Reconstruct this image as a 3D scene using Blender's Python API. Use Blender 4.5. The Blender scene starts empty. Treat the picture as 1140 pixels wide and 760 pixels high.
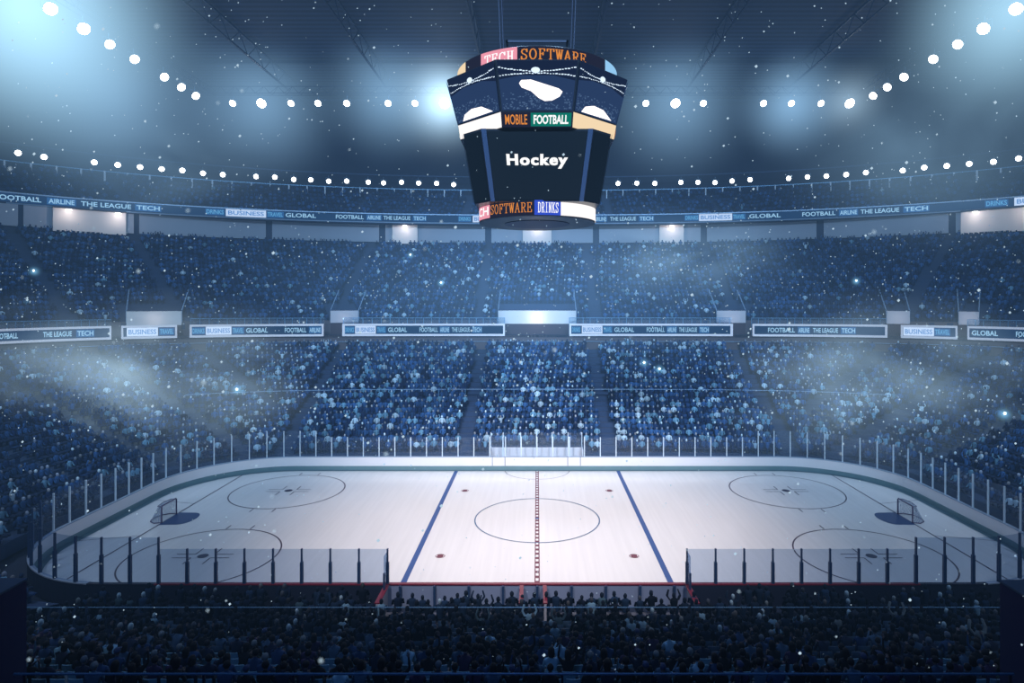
import bpy, bmesh, math, random
import numpy as np
from math import sin, cos, pi, radians as R, atan2, sqrt
from mathutils import Vector, Matrix

SC = bpy.context.scene
COL = SC.collection
SC.view_settings.view_transform = 'Standard'
SC.view_settings.look = 'None'
random.seed(7)
RNG = np.random.default_rng(11)

# ------------------------------------------------------------------ camera
F = 690.0; VX = 598.0; VY = 334.0; CZ = 16.1; CY = -45.7
cam = bpy.data.cameras.new('camera'); cam.sensor_width = 36; cam.lens = 36 * F / 1140
cam.shift_x = (570 - VX) / 1140; cam.shift_y = (VY - 380) / 1140
cam.dof.use_dof = True; cam.dof.focus_distance = 60; cam.dof.aperture_fstop = .8
cam.clip_end = 600; cam.clip_start = 0.1
co = bpy.data.objects.new('camera', cam); COL.objects.link(co)
co.location = (0, CY, CZ); co.rotation_euler = (pi / 2, 0, 0); SC.camera = co

# ------------------------------------------------------------------ materials
MATS = {}
def mat(name, col, rough=.6, metal=0., spec=.4, emit=None, es=0., noise=None):
    if name in MATS: return MATS[name]
    m = bpy.data.materials.new(name); m.use_nodes = True
    nt = m.node_tree; b = nt.nodes['Principled BSDF']
    b.inputs['Base Color'].default_value = (*col, 1)
    b.inputs['Roughness'].default_value = rough; b.inputs['Metallic'].default_value = metal
    b.inputs['Specular IOR Level'].default_value = spec
    if emit:
        b.inputs['Emission Color'].default_value = (*emit, 1); b.inputs['Emission Strength'].default_value = es
    if noise:
        sc, amt = noise
        tc = nt.nodes.new('ShaderNodeTexCoord'); n = nt.nodes.new('ShaderNodeTexNoise')
        n.inputs['Scale'].default_value = sc; n.inputs['Detail'].default_value = 4
        r = nt.nodes.new('ShaderNodeMapRange'); r.inputs[3].default_value = 1 - amt; r.inputs[4].default_value = 1 + amt
        mx = nt.nodes.new('ShaderNodeMix'); mx.data_type = 'RGBA'; mx.blend_type = 'MULTIPLY'; mx.inputs[0].default_value = 1
        nt.links.new(tc.outputs['Object'], n.inputs['Vector']); nt.links.new(n.outputs['Fac'], r.inputs[0])
        mx.inputs[6].default_value = (*col, 1); nt.links.new(r.outputs[0], mx.inputs[7])
        nt.links.new(mx.outputs[2], b.inputs['Base Color'])
    MATS[name] = m
    return m
def emat(name, col, s=1.):
    if name in MATS: return MATS[name]
    m = bpy.data.materials.new(name); m.use_nodes = True; nt = m.node_tree; nt.nodes.clear()
    e = nt.nodes.new('ShaderNodeEmission'); o = nt.nodes.new('ShaderNodeOutputMaterial')
    e.inputs[0].default_value = (*col, 1); e.inputs[1].default_value = s
    nt.links.new(e.outputs[0], o.inputs[0]); MATS[name] = m
    m.cycles.emission_sampling = 'NONE' if s < 3 else 'AUTO'
    return m
def glassmat(name, tint, film, amt, gl=.06):
    m = bpy.data.materials.new(name); m.use_nodes = True; nt = m.node_tree; nt.nodes.clear()
    t = nt.nodes.new('ShaderNodeBsdfTransparent'); t.inputs[0].default_value = (*tint, 1)
    g = nt.nodes.new('ShaderNodeBsdfGlossy'); g.inputs['Roughness'].default_value = .08
    d = nt.nodes.new('ShaderNodeBsdfDiffuse'); d.inputs[0].default_value = (*film, 1)
    a = nt.nodes.new('ShaderNodeMixShader'); a.inputs[0].default_value = amt
    b = nt.nodes.new('ShaderNodeMixShader'); b.inputs[0].default_value = gl
    o = nt.nodes.new('ShaderNodeOutputMaterial')
    nt.links.new(t.outputs[0], a.inputs[1]); nt.links.new(d.outputs[0], a.inputs[2])
    nt.links.new(a.outputs[0], b.inputs[1]); nt.links.new(g.outputs[0], b.inputs[2])
    nt.links.new(b.outputs[0], o.inputs[0]); MATS[name] = m
    return m
def attrmat(name, rough=.8):
    m = bpy.data.materials.new(name); m.use_nodes = True; nt = m.node_tree; b = nt.nodes['Principled BSDF']
    a = nt.nodes.new('ShaderNodeAttribute'); a.attribute_name = 'tint'
    nt.links.new(a.outputs['Color'], b.inputs['Base Color']); b.inputs['Roughness'].default_value = rough
    b.inputs['Specular IOR Level'].default_value = .15
    MATS[name] = m; return m

# ------------------------------------------------------------------ helpers
class MB:
    def __init__(s): s.v = []; s.f = []
    def add(s, vs, fs):
        o = len(s.v); s.v += [tuple(v) for v in vs]; s.f += [tuple(i + o for i in f) for f in fs]; return s
    def box(s, x0, x1, y0, y1, z0, z1):
        return s.add([(x0,y0,z0),(x1,y0,z0),(x1,y1,z0),(x0,y1,z0),(x0,y0,z1),(x1,y0,z1),(x1,y1,z1),(x0,y1,z1)],
                     [(0,3,2,1),(4,5,6,7),(0,1,5,4),(1,2,6,5),(2,3,7,6),(3,0,4,7)])
    def tube(s, pts, r, n=6, cap=True, r2=None):
        pts = [Vector(p) for p in pts]; vs = []; fs = []
        for i, p in enumerate(pts):
            d = (pts[min(i+1, len(pts)-1)] - pts[max(i-1, 0)]).normalized()
            u = d.cross(Vector((0,0,1)) if abs(d.z) < .9 else Vector((1,0,0))).normalized(); w = d.cross(u)
            rr = r if r2 is None else r + (r2 - r) * i / (len(pts)-1)
            for k in range(n):
                a = 2*pi*(k+.5)/n; vs.append(p + u*cos(a)*rr + w*sin(a)*rr)
        for i in range(len(pts)-1):
            for k in range(n):
                fs.append((i*n+k, i*n+(k+1) % n, (i+1)*n+(k+1) % n, (i+1)*n+k))
        if cap:
            fs.append(tuple(range(n))[::-1]); fs.append(tuple((len(pts)-1)*n+k for k in range(n)))
        return s.add(vs, fs)
    def xform(s, M):
        s.v = [tuple(M @ Vector(v)) for v in s.v]; return s
    def mesh(s, name, m):
        used = sorted({i for f in s.f for i in f})
        if len(used) < len(s.v):
            mp = {u: i for i, u in enumerate(used)}; s.v = [s.v[u] for u in used]; s.f = [tuple(mp[i] for i in f) for f in s.f]
        me = bpy.data.meshes.new(name); me.from_pydata(s.v, [], s.f)
        for q in (m if isinstance(m, list) else [m]): me.materials.append(q)
        me.update(); return me
    def build(s, name, m, parent=None, smooth=False):
        me = s.mesh(name, m)
        if smooth: me.polygons.foreach_set('use_smooth', [True]*len(me.polygons))
        o = bpy.data.objects.new(name, me); COL.objects.link(o)
        if parent: o.parent = parent
        return o
def tag(o, label=None, cat=None, group=None, kind=None):
    if label: o['label'] = label
    if cat: o['category'] = cat
    if group: o['group'] = group
    if kind: o['kind'] = kind
    return o
def empty(name, loc=(0,0,0), rz=0, label=None, cat=None, group=None):
    o = bpy.data.objects.new(name, None); COL.objects.link(o); o.location = loc; o.rotation_euler = (0,0,rz)
    o.empty_display_size = .2
    return tag(o, label, cat, group)
def place(name, me, parent, loc=(0,0,0), rz=0):
    o = bpy.data.objects.new(name, me); COL.objects.link(o); o.parent = parent; o.location = loc; o.rotation_euler = (0,0,rz); return o
ORD = ['first','second','third','fourth','fifth','sixth','seventh','eighth','ninth','tenth','eleventh','twelfth','thirteenth',
       'fourteenth','fifteenth','sixteenth','seventeenth','eighteenth','nineteenth','twentieth']
def ordn(i):
    if i < 20: return ORD[i]
    tens = {2:'twenty',3:'thirty',4:'forty',5:'fifty',6:'sixty',7:'seventy',8:'eighty',9:'ninety'}
    n = i+1; t, u = divmod(n, 10)
    if u == 0: return {20:'twentieth',30:'thirtieth',40:'fortieth',50:'fiftieth',60:'sixtieth',70:'seventieth',80:'eightieth',90:'ninetieth'}[n]
    return tens[t] + '-' + ORD[u-1]

# curved bowl profiles: superellipse (a, b, n) about the rink centre
def rad(P, ph):
    a, b, n = P
    return (abs(cos(ph)/a)**n + abs(sin(ph)/b)**n) ** (-1/n)
def pt(P, ph, z=0, off=0):
    r = rad(P, ph); p = Vector((r*cos(ph), r*sin(ph), z))
    if off:
        e = 1e-3; q0 = Vector((rad(P,ph-e)*cos(ph-e), rad(P,ph-e)*sin(ph-e), 0)); q1 = Vector((rad(P,ph+e)*cos(ph+e), rad(P,ph+e)*sin(ph+e), 0))
        t = (q1-q0).normalized(); p += Vector((-t.y, t.x, 0)) * off      # positive = towards the rink
    return p
def phi_at(P, px):
    """angle at which the sight line in that direction meets the loop (used to measure the curved loops)"""
    lo, hi = -0.6, pi+0.6
    f = lambda ph: (lambda p: p.x/(p.y-CY) - (px-VX)/F)(pt(P, ph))
    for _ in range(50):
        m = (lo+hi)/2
        if f(m) > 0: lo = m
        else: hi = m
    return (lo+hi)/2
def strip(P, ph0, ph1, z0, z1, thick, n=None, mb=None, P1=None, off=0):
    mb = mb or MB(); n = n or max(2, int(abs(ph1-ph0)*40)); P1 = P1 or P; vs = []; fs = []
    for i in range(n+1):
        ph = ph0 + (ph1-ph0)*i/n
        vs += [pt(P,ph,z0,off), pt(P,ph,z0,off-thick), pt(P1,ph,z1,off-thick), pt(P1,ph,z1,off)]
    for i in range(n):
        a = i*4; b = a+4
        fs += [(a,b,b+3,a+3), (a+1,a+2,b+2,b+1), (a+3,b+3,b+2,a+2), (a,a+1,b+1,b)]
    fs += [(0,3,2,1), (n*4,n*4+1,n*4+2,n*4+3)]
    return mb.add(vs, fs)

_tc = {}
def text_geo(s, bold=0., sp=1.):
    k = (s, bold)
    if k in _tc: return _tc[k]
    cu = bpy.data.curves.new('tmp', 'FONT'); cu.body = s; cu.size = 1; cu.offset = bold; cu.space_character = sp; cu.resolution_u = 3
    o = bpy.data.objects.new('tmp', cu); COL.objects.link(o)
    dg = bpy.context.evaluated_depsgraph_get(); me = bpy.data.meshes.new_from_object(o.evaluated_get(dg))
    v = np.array([tuple(x.co) for x in me.vertices]); f = [tuple(p.vertices) for p in me.polygons]
    bpy.data.objects.remove(o); bpy.data.curves.remove(cu); bpy.data.meshes.remove(me)
    v[:,0] -= v[:,0].min(); w = v[:,0].max(); v[:,1] -= v[:,1].min(); h = v[:,1].max()
    v[:,0] /= w; v[:,1] /= h
    _tc[k] = (v, f, w/h); return _tc[k]
# serif capitals drawn as strokes: thick stems, thin strokes and serifs
SER = {
 'S': [[(.85,.8),(.75,.95),(.5,1),(.25,.93),(.17,.75),(.3,.58),(.65,.45),(.83,.28),(.75,.08),(.5,0),(.25,.05),(.15,.22)], [(.85,1),(.85,.72)], [(.15,0),(.15,.3)]],
 'O': [[(.5+.4*cos(a*pi/8), .5+.5*sin(a*pi/8)) for a in range(17)]],
 'F': [[(.28,0),(.28,1)], [(.1,1),(.85,1),(.85,.78)], [(.28,.52),(.65,.52)], [(.65,.4),(.65,.64)], [(.1,0),(.5,0)]],
 'T': [[(.5,0),(.5,1)], [(.08,.78),(.08,1),(.92,1),(.92,.78)], [(.3,0),(.7,0)]],
 'W': [[(.12,1),(.32,0),(.5,.9),(.7,0),(.88,1)], [(0,1),(.26,1)], [(.74,1),(1,1)], [(.38,1),(.62,1)]],
 'A': [[(.12,0),(.5,1),(.86,0)], [(.28,.35),(.72,.35)], [(0,0),(.28,0)], [(.7,0),(1,0)]],
 'R': [[(.25,0),(.25,1)], [(.08,1),(.6,1),(.8,.9),(.83,.74),(.75,.57),(.55,.5),(.25,.5)], [(.5,.5),(.85,0)], [(.08,0),(.44,0)], [(.75,0),(1,0)]],
 'E': [[(.25,0),(.25,1)], [(.08,1),(.85,1),(.85,.78)], [(.25,.52),(.65,.52)], [(.65,.4),(.65,.64)], [(.08,0),(.87,0),(.87,.24)]],
 'C': [[(.87,.75),(.75,.93),(.5,1),(.22,.88),(.12,.5),(.22,.12),(.5,0),(.75,.07),(.87,.27)], [(.87,1),(.87,.7)]],
 'H': [[(.24,0),(.24,1)], [(.76,0),(.76,1)], [(.24,.52),(.76,.52)], [(.08,1),(.4,1)], [(.6,1),(.92,1)], [(.08,0),(.4,0)], [(.6,0),(.92,0)]],
 'D': [[(.22,0),(.22,1)], [(.06,1),(.5,1),(.76,.9),(.87,.5),(.76,.1),(.5,0),(.06,0)]],
 'I': [[(.5,0),(.5,1)], [(.26,1),(.74,1)], [(.26,0),(.74,0)]],
 'N': [[(.22,0),(.22,1),(.78,0),(.78,1)], [(.05,1),(.25,1)], [(.05,0),(.4,0)], [(.6,1),(.95,1)]],
 'K': [[(.22,0),(.22,1)], [(.8,1),(.24,.45)], [(.4,.6),(.82,0)], [(.05,1),(.4,1)], [(.05,0),(.4,0)], [(.65,1),(.97,1)], [(.66,0),(1,0)]],
}
def serif_geo(s, w=.12):
    v = []; f = []; n = len(s)
    for i, ch in enumerate(s):
        for st in SER[ch]:
            for (a, b) in zip(st[:-1], st[1:]):
                dx, dy = b[0]-a[0], b[1]-a[1]; L = sqrt(dx*dx+dy*dy) or 1
                ww = w*(.5+.5*abs(dy)/L)
                nx, ny = -dy/L*ww/2*1.25, dx/L*ww/2; ex, ey = dx/L*.03, dy/L*.03
                o = len(v)
                for (px, py) in ((a[0]-ex+nx,a[1]-ey+ny),(a[0]-ex-nx,a[1]-ey-ny),(b[0]+ex-nx,b[1]+ey-ny),(b[0]+ex+nx,b[1]+ey+ny)):
                    v.append(((i+.06+px*.88)/n, py, 0))
                f.append((o,o+1,o+2,o+3))
    return np.array(v), f, n*.8
def word_on(geo, fn, name, m, parent):
    v, f, _ = geo
    mb = MB(); mb.v = [tuple(fn(x, y)) for x, y, *_ in v]; mb.f = f
    return mb.build(name, m, parent)

# ------------------------------------------------------------------ common materials
concrete = mat('tier_concrete', (.03,.055,.12), .85, noise=(.35,.25))
navy = mat('navy_wall', (.012,.022,.06), .8, noise=(.2,.3))
steel = mat('painted_steel', (.10,.15,.24), .45, .5)
darksteel = mat('dark_steel', (.02,.03,.06), .5, .3)
white_board = mat('white_board', (.86,.80,.80), .35)
kick = mat('kick_plate', (.16,.26,.28), .45, noise=(.8,.12))
post_m = mat('glass_post', (.75,.83,.9), .4, .2)
post_dark = mat('dark_blue_post', (.02,.05,.13), .45)
redcap = mat('red_cap', (.20,.012,.035), .5)
glass = glassmat('rink_glass', (.83,.89,.94), (.45,.6,.8), .055, .03)
nglass = glassmat('near_rink_glass', (.62,.70,.80), (.28,.4,.6), .06, .02)

# ------------------------------------------------------------------ ice
def ice_material():
    m = bpy.data.materials.new('ice'); m.use_nodes = True; nt = m.node_tree; b = nt.nodes['Principled BSDF']
    tc = nt.nodes.new('ShaderNodeTexCoord'); mp = nt.nodes.new('ShaderNodeMapping'); mp.inputs['Scale'].default_value = (1.6,.06,1)  # stretched noise puts faint reflection streaks into the ice colour
    n = nt.nodes.new('ShaderNodeTexNoise'); n.inputs['Scale'].default_value = 2.; n.inputs['Detail'].default_value = 6
    n2 = nt.nodes.new('ShaderNodeTexNoise'); n2.inputs['Scale'].default_value = .12
    r = nt.nodes.new('ShaderNodeMapRange'); r.inputs[3].default_value = .90; r.inputs[4].default_value = 1.06
    r2 = nt.nodes.new('ShaderNodeMapRange'); r2.inputs[3].default_value = .94; r2.inputs[4].default_value = 1.04
    mu = nt.nodes.new('ShaderNodeMath'); mu.operation = 'MULTIPLY'
    mx = nt.nodes.new('ShaderNodeMix'); mx.data_type = 'RGBA'; mx.blend_type = 'MULTIPLY'; mx.inputs[0].default_value = 1
    mx.inputs[6].default_value = (.84,.80,.79,1)
    L = nt.links.new
    L(tc.outputs['Object'], mp.inputs[0]); L(mp.outputs[0], n.inputs['Vector']); L(tc.outputs['Object'], n2.inputs['Vector'])
    L(n.outputs['Fac'], r.inputs[0]); L(n2.outputs['Fac'], r2.inputs[0]); L(r.outputs[0], mu.inputs[0]); L(r2.outputs[0], mu.inputs[1])
    L(mu.outputs[0], mx.inputs[7]); L(mx.outputs[2], b.inputs['Base Color'])
    b.inputs['Roughness'].default_value = .22; b.inputs['Specular IOR Level'].default_value = .35
    MATS['ice'] = m; return m
HX, HY, RC = 31.1, 13.1, 8.53
def rr_path(off=0, step=.5):
    """points and inward normals round the boards, anticlockwise from (HX, 0)"""
    hx, hy, r = HX+off, HY+off, RC+off; cx, cy = HX-RC, HY-RC
    pts = []
    def lin(a, b):
        n = max(1, int((Vector(b)-Vector(a)).length/step))
        for i in range(n): pts.append(tuple(Vector(a).lerp(Vector(b), i/n)))
    def arc(x, y, a0):
        n = max(3, int(r*pi/2/step))
        for i in range(n): a = a0+pi/2*i/n; pts.append((x+r*cos(a), y+r*sin(a)))
    lin((hx,-cy),(hx,cy)); arc(cx,cy,0); lin((cx,hy),(-cx,hy)); arc(-cx,cy,pi/2); lin((-hx,cy),(-hx,-cy)); arc(-cx,-cy,pi); lin((-cx,-hy),(cx,-hy)); arc(cx,-cy,-pi/2)
    return pts
ice = empty('ice_sheet', label='white ice sheet of the hockey rink with painted lines inside the boards', cat='ice rink')
p = rr_path(.02)
mb = MB().add([(x,y,0) for x,y in p]+[(x,y,-.05) for x,y in p], [tuple(range(len(p)))])
mb.build('ice_surface', ice_material(), ice)
blue = mat('blue_paint', (.008,.06,.24), .5); red = mat('red_paint', (.13,.008,.03), .5); dred = mat('maroon_paint', (.05,.012,.04), .3)
dblue = mat('circle_blue', (.02,.09,.22), .3); crease_m = mat('crease_blue', (.01,.045,.16), .4); whitep = mat('white_paint', (.8,.78,.78), .3)
ZP = .012
def flat(name, quads, m, par, z=ZP):
    mb = MB()
    for q in quads: mb.add([(x,y,z) for x,y in q], [tuple(range(len(q)))])
    return mb.build(name, m, par)
def rect(x0,x1,y0,y1): return [(x0,y0),(x1,y0),(x1,y1),(x0,y1)]
def ring(cx,cy,r,w,a0=0,a1=2*pi,n=72):
    q = []
    for i in range(n):
        a, b = a0+(a1-a0)*i/n, a0+(a1-a0)*(i+1)/n
        q.append([(cx+(r-w/2)*cos(a),cy+(r-w/2)*sin(a)),(cx+(r+w/2)*cos(a),cy+(r+w/2)*sin(a)),(cx+(r+w/2)*cos(b),cy+(r+w/2)*sin(b)),(cx+(r-w/2)*cos(b),cy+(r-w/2)*sin(b))])
    return q
def disc(cx,cy,r,n=28): return [[(cx+r*cos(2*pi*i/n), cy+r*sin(2*pi*i/n)) for i in range(n)]]
for s in (-1,1): tag(flat('blue_line', [rect(s*7.62-.17,s*7.62+.17,-13.05,13.05)], blue, ice), 'blue line')
cl = flat('centre_line', [rect(-.15,.15,-13.05,13.05)], red, ice)
yy = -12.8; 
while yy < 12.8: flat('centre_line_dash', [rect(-.085,.085,yy,yy+.33)], whitep, cl, ZP+.006); yy += .66
flat('centre_circle', ring(0,0,4.57,.085,n=96), dblue, ice, ZP+.008)
flat('centre_spot', disc(0,0,.15), blue, ice, ZP+.014)
flat('referee_crease', ring(0,13.05,3.05,.06,pi,2*pi), dred, ice)
for sx in (-1,1):
    g = sx*27.13
    yg = sqrt(max(0,(RC)**2-(27.13-(HX-RC))**2))+(HY-RC)-.1
    flat('goal_line', [rect(g-.055,g+.055,-yg,yg)], dred, ice)
    for sy in (-1,1):
        sp = flat('faceoff_spot', disc(sx*6.1,sy*6.7,.31), red, ice)
        for k in (-1,1): flat('faceoff_spot_edge', [rect(sx*6.1+k*.22-.025,sx*6.1+k*.22+.025,sy*6.7-.13,sy*6.7+.13)], whitep, sp, ZP+.006)
        cx, cy = sx*21.03, sy*6.7
        fc = flat('faceoff_circle', ring(cx,cy,4.57,.095,n=96), dred, ice)
        hs = []
        for u in (-1,1):
            for w in (-1,1):
                hs.append(rect(cx+u*.85-.04, cx+u*.85+.04, *sorted((cy+w*4.6, cy+w*5.3))))
                hs.append(rect(*sorted((cx+u*.6,cx+u*1.8)), cy+w*.28-.035, cy+w*.28+.035))
                hs.append(rect(cx+u*.6-.035, cx+u*.6+.035, *sorted((cy+w*.28,cy+w*1.2))))
        for h0 in range(0,len(hs),3):
            flat('faceoff_hash_mark', [hs[h0]], dred, fc, ZP+.004); flat('faceoff_guide_mark', hs[h0+1:h0+3], dred, fc, ZP+.004)
        flat('faceoff_centre_spot', disc(cx,cy,.33), mat('dark_spot',(.03,.015,.05),.3), fc, ZP+.006)
        # trapezoid behind the goal
        a = (g, sy*3.35); b = (sx*30.9, sy*4.27)
        flat('trapezoid_line', [[(a[0],a[1]-.03),(b[0],b[1]-.03),(b[0],b[1]+.03),(a[0],a[1]+.03)]], dred, ice)
    # crease
    cr = [(g,-1.22)]
    for i in range(13):
        a = -pi/2*.72+pi*.72*i/12
        cr.append((g-sx*1.98*cos(a)*1.0, 1.83*sin(a)*.72))
    cr.append((g,1.22)); cr = [(g,-1.3),(g-sx*1.3,-1.25)]+[(g-sx*(1.25+.75*cos(a)),1.25*sin(a)) for a in [(-pi/2+pi*i/12) for i in range(13)]]+[(g-sx*1.3,1.25),(g,1.3)]
    flat('goal_crease', [cr], crease_m, ice, ZP+.004)

# ------------------------------------------------------------------ goals
frame_m = mat('goal_frame', (.10,.06,.13), .4, .2)
def netmat():
    m = bpy.data.materials.new('goal_net'); m.use_nodes = True; nt = m.node_tree; b = nt.nodes['Principled BSDF']
    b.inputs['Base Color'].default_value = (.3,.36,.48,1)
    tc = nt.nodes.new('ShaderNodeTexCoord'); ck = nt.nodes.new('ShaderNodeTexBrick')
    ck.inputs['Scale'].default_value = 8; ck.inputs['Mortar Size'].default_value = .05
    ck.inputs['Color1'].default_value = (.12,)*3+(1,); ck.inputs['Color2'].default_value = (.12,)*3+(1,); ck.inputs['Mortar'].default_value = (.75,)*3+(1,)
    ck.offset = 0
    nt.links.new(tc.outputs['Object'], ck.inputs['Vector']); nt.links.new(ck.outputs['Color'], b.inputs['Alpha']); return m
net_m = netmat()
for sx, side in ((-1,'left'),(1,'right')):
    g = empty('hockey_goal', (sx*27.13,0,0), 0 if sx > 0 else pi, f'hockey goal with thin dark frame and pale net at the {side} end of the ice', 'goal')
    H, W, D = 1.22, .92, 1.12
    MB().tube([(0,-W,0),(0,-W,H-.08),(0,-W+.08,H),(0,W-.08,H),(0,W,H-.08),(0,W,0)], .05, 8).build('goal_posts', frame_m, g)
    base = [(0,-W,.03),(D*.45,-W-.12,.03),(D*.85,-W*.75,.03),(D,-W*.3,.03),(D,W*.3,.03),(D*.85,W*.75,.03),(D*.45,W+.12,.03),(0,W,.03)]
    MB().tube(base, .035, 6).build('base_frame', frame_m, g)
    topb = [(0,-W,H-.05),(.35,-W*.9,H-.04),(.5,0,H-.04),(.35,W*.9,H-.04),(0,W,H-.05)]
    MB().tube(topb, .025, 6).build('top_shelf_bar', frame_m, g)
    tp = [(0,-W,H-.02),(.28,-W*.9,H-.04),(.42,-W*.6,H-.04),(.5,-W*.2,H-.04),(.5,W*.2,H-.04),(.42,W*.6,H-.04),(.28,W*.9,H-.04),(0,W,H-.02)]
    mb = MB(); mb.add(base+tp, [(i,i+1,i+9,i+8) for i in range(7)]+[(8,9,10,11,12,13,14,15)])
    mb.build('net', net_m, g)
    MB().tube([(.5,0,H-.04),(.85,0,.5),(D,0,.03)], .02, 6).build('centre_brace', frame_m, g)

# ------------------------------------------------------------------ dasher boards
BH = 1.2
db = empty('dasher_boards', label='white rink boards with greenish kick band running round the ice', cat='rink boards')
def wall_loop(off0, off1, z0, z1, name, m, par=db, keep=None, step=.5):
    a = rr_path(off0, step); N = len(a)
    # same sampling for both offsets
    def offs(o):
        out = []
        for x, y in a:
            cx = max(-(HX-RC), min(HX-RC, x)); cy = max(-(HY-RC), min(HY-RC, y))
            d = Vector((x-cx, y-cy)); d.normalize(); out.append((x+d.x*o, y+d.y*o))
        return out
    A, B = offs(0), offs(off1-off0); mb = MB()
    vs = [(x,y,z0) for x,y in A]+[(x,y,z1) for x,y in A]+[(x,y,z1) for x,y in B]+[(x,y,z0) for x,y in B]
    fs = []
    for i in range(N):
        j = (i+1) % N
        if keep and not keep((A[i][0]+A[j][0])/2, (A[i][1]+A[j][1])/2): continue
        fs += [(i,j,N+j,N+i),(N+i,N+j,2*N+j,2*N+i),(2*N+i,2*N+j,3*N+j,3*N+i)]
    return mb.add(vs, fs).build(name, m, par)
wall_loop(0,.12,.38,BH,'board_panel',white_board)
wall_loop(-.03,.1,0,.38,'kick_plate',kick)
wall_loop(-.45,-.03,.02,.021,'edge_shadow_strip',mat('edge_shadow_strip', (.10,.17,.20), .5))  # flat dark band on the ice: edge paint and board shadow in one colour
wall_loop(-.02,.2,BH,BH+.06,'cap_rail',mat('cap_rail_grey',(.35,.4,.5),.5), keep=lambda x,y: not (y < -13))
wall_loop(-.02,.2,BH,BH+.06,'red_cap_rail',redcap, keep=lambda x,y: y < -13 and abs(x) < 20.2)
for s in (-1,1): wall_loop(-.02,.2,BH,BH+.06,'dark_cap_rail',mat('cap_dark',(.015,.015,.04),.5), keep=lambda x,y: y < -13 and s*x >= 20.2)
for s in (-1,1): wall_loop(.12,.19,.0,BH,'outer_cladding',mat('outer_dark',(.008,.014,.04),.7), keep=lambda x,y: not(y < -13 and abs(x) < 7.9) and y < 0 and s*x > 0)
wall_loop(.12,.17,.0,BH,'bench_side_cladding',mat('outer_pale',(.22,.28,.44),.6), keep=lambda x,y: (y < -13 and abs(x) < 7.9))
for i in range(9): 
    x = -7.15+1.79*i
    MB().box(x-.06,x+.06,-13.42,-13.27,0,BH).build('cladding_stud', post_dark, db)
for x in (-4.25,-3.05,2.9,4.1): MB().box(x-.02,x+.02,13.07,13.1,.4,BH+.05).build('door_gap', darksteel, db)
# glass: posts every ~1.5 m along the perimeter
def perim_positions():
    pos = []
    x = 7.85
    while x <= 20: pos.append(x); x += 1.5
    near = pos[:]
    return near
GL = .1
def off_pt(x, y, o):
    cx = max(-(HX-RC), min(HX-RC, x)); cy = max(-(HY-RC), min(HY-RC, y)); d = Vector((x-cx,y-cy)).normalized(); return (x+d.x*o, y+d.y*o)
dense = rr_path(GL, .05)
L = [0]
for i in range(len(dense)): L.append(L[-1]+(Vector(dense[(i+1) % len(dense)])-Vector(dense[i])).length)
TOT = L[-1]
def at_len(s):
    s %= TOT; import bisect; i = min(bisect.bisect_right(L, s)-1, len(dense)-1)
    a, b = Vector(dense[i]), Vector(dense[(i+1) % len(dense)]); return a.lerp(b, (s-L[i])/max(1e-9, L[i+1]-L[i]))
# arc-length of near gap start (+x side): walk from (7.85,-13.2) anticlockwise to (-7.85,-13.2)
sidx = min(range(len(dense)), key=lambda i: (dense[i][0]-7.85)**2+(dense[i][1]+13.2)**2); s0 = L[sidx]
span = TOT-15.7; NP = int(round(span/1.5)); stp = span/NP
prev = None
for k in range(NP+1):
    q = at_len(s0+k*stp); n = at_len(s0+k*stp+.01)-at_len(s0+k*stp-.01); a = atan2(n.y, n.x)
    tall = abs(q.x) > 19.7
    near = q.y < -7
    h = 2.45 if tall else 1.85
    if q.y > 13 and abs(q.x) < 4.9: h = 1.9
    me = MB().box(-.035,.035,-.05,.05,BH+.03,BH+.03+h).v
    o = MB(); o.box(-.04,.04,-.05,.05,BH+.03,BH+.03+h)
    if near: o.box(-.075,.075,-.07,.07,BH+.03,BH+.03+h*.62)
    ob = o.build('glass_post', post_dark if near else post_m, db); ob.location = (q.x,q.y,0); ob.rotation_euler = (0,0,a)
    if prev is not None:
        (p0, t0) = prev; hh = 2.4 if (tall and t0) else 1.8
        vs = []; N = 4
        mb = MB()
        for i in range(N+1):
            c = at_len(s0+(k-1+i/N)*stp); vs += [(c.x,c.y,BH+.06),(c.x,c.y,BH+.06+hh)]
        mb.add(vs, [(2*i,2*i+2,2*i+3,2*i+1) for i in range(N)])
        mb.build('glass_pane', nglass if near else glass, db)
    prev = (q, tall)
for s in (-1,1):   # glass returns at the bench ends
    MB().box(s*7.85-.02,s*7.85+.02,-13.9,-13.25,BH,BH+1.75).build('glass_pane', nglass, db)
    MB().box(s*7.85-.05,s*7.85+.05,-13.95,-13.85,BH,BH+.9).build('glass_post', post_dark, db)

# players' benches and the penalty box
bench_wall = mat('bench_white', (.5,.5,.58), .5)
for s, side in ((-1,'left'),(1,'right')):
    b = empty('bench_enclosure', (s*4.2,-14.3,0), 0, f'{side} team bench enclosure with red topped white end wall below the ice', 'team bench')
    X = s*7.85-s*4.2; Xi = (-.8 if s < 0 else .4)-s*4.2
    MB().box(X-.06,X+.06,-1.0,.9,0,BH).build('end_wall', bench_wall, b)
    MB().box(X-.13,X+.13,-1.0,.9,BH,BH+.06).build('red_cap', redcap, b)
    MB().box(Xi-.06,Xi+.06,-1.0,.9,0,BH).build('partition', bench_wall, b)
    MB().box(Xi-.1,Xi+.1,-1.0,.9,BH,BH+.06).build('red_cap', redcap, b)
    MB().box(min(X,Xi)+.2,max(X,Xi)-.2,-.75,-.35,.42,.47).build('bench_seat', mat('bench_wood',(.05,.06,.1),.6), b)
    for k in range(4):
        x = min(X,Xi)+.6+k*(abs(X-Xi)-1.2)/3
        MB().box(x-.04,x+.04,-.7,-.4,0,.42).build('bench_leg', darksteel, b)
pb = empty('penalty_box', (0,14.1,0), 0, 'glazed penalty box with pale back wall behind the far boards', 'penalty box')
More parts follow.
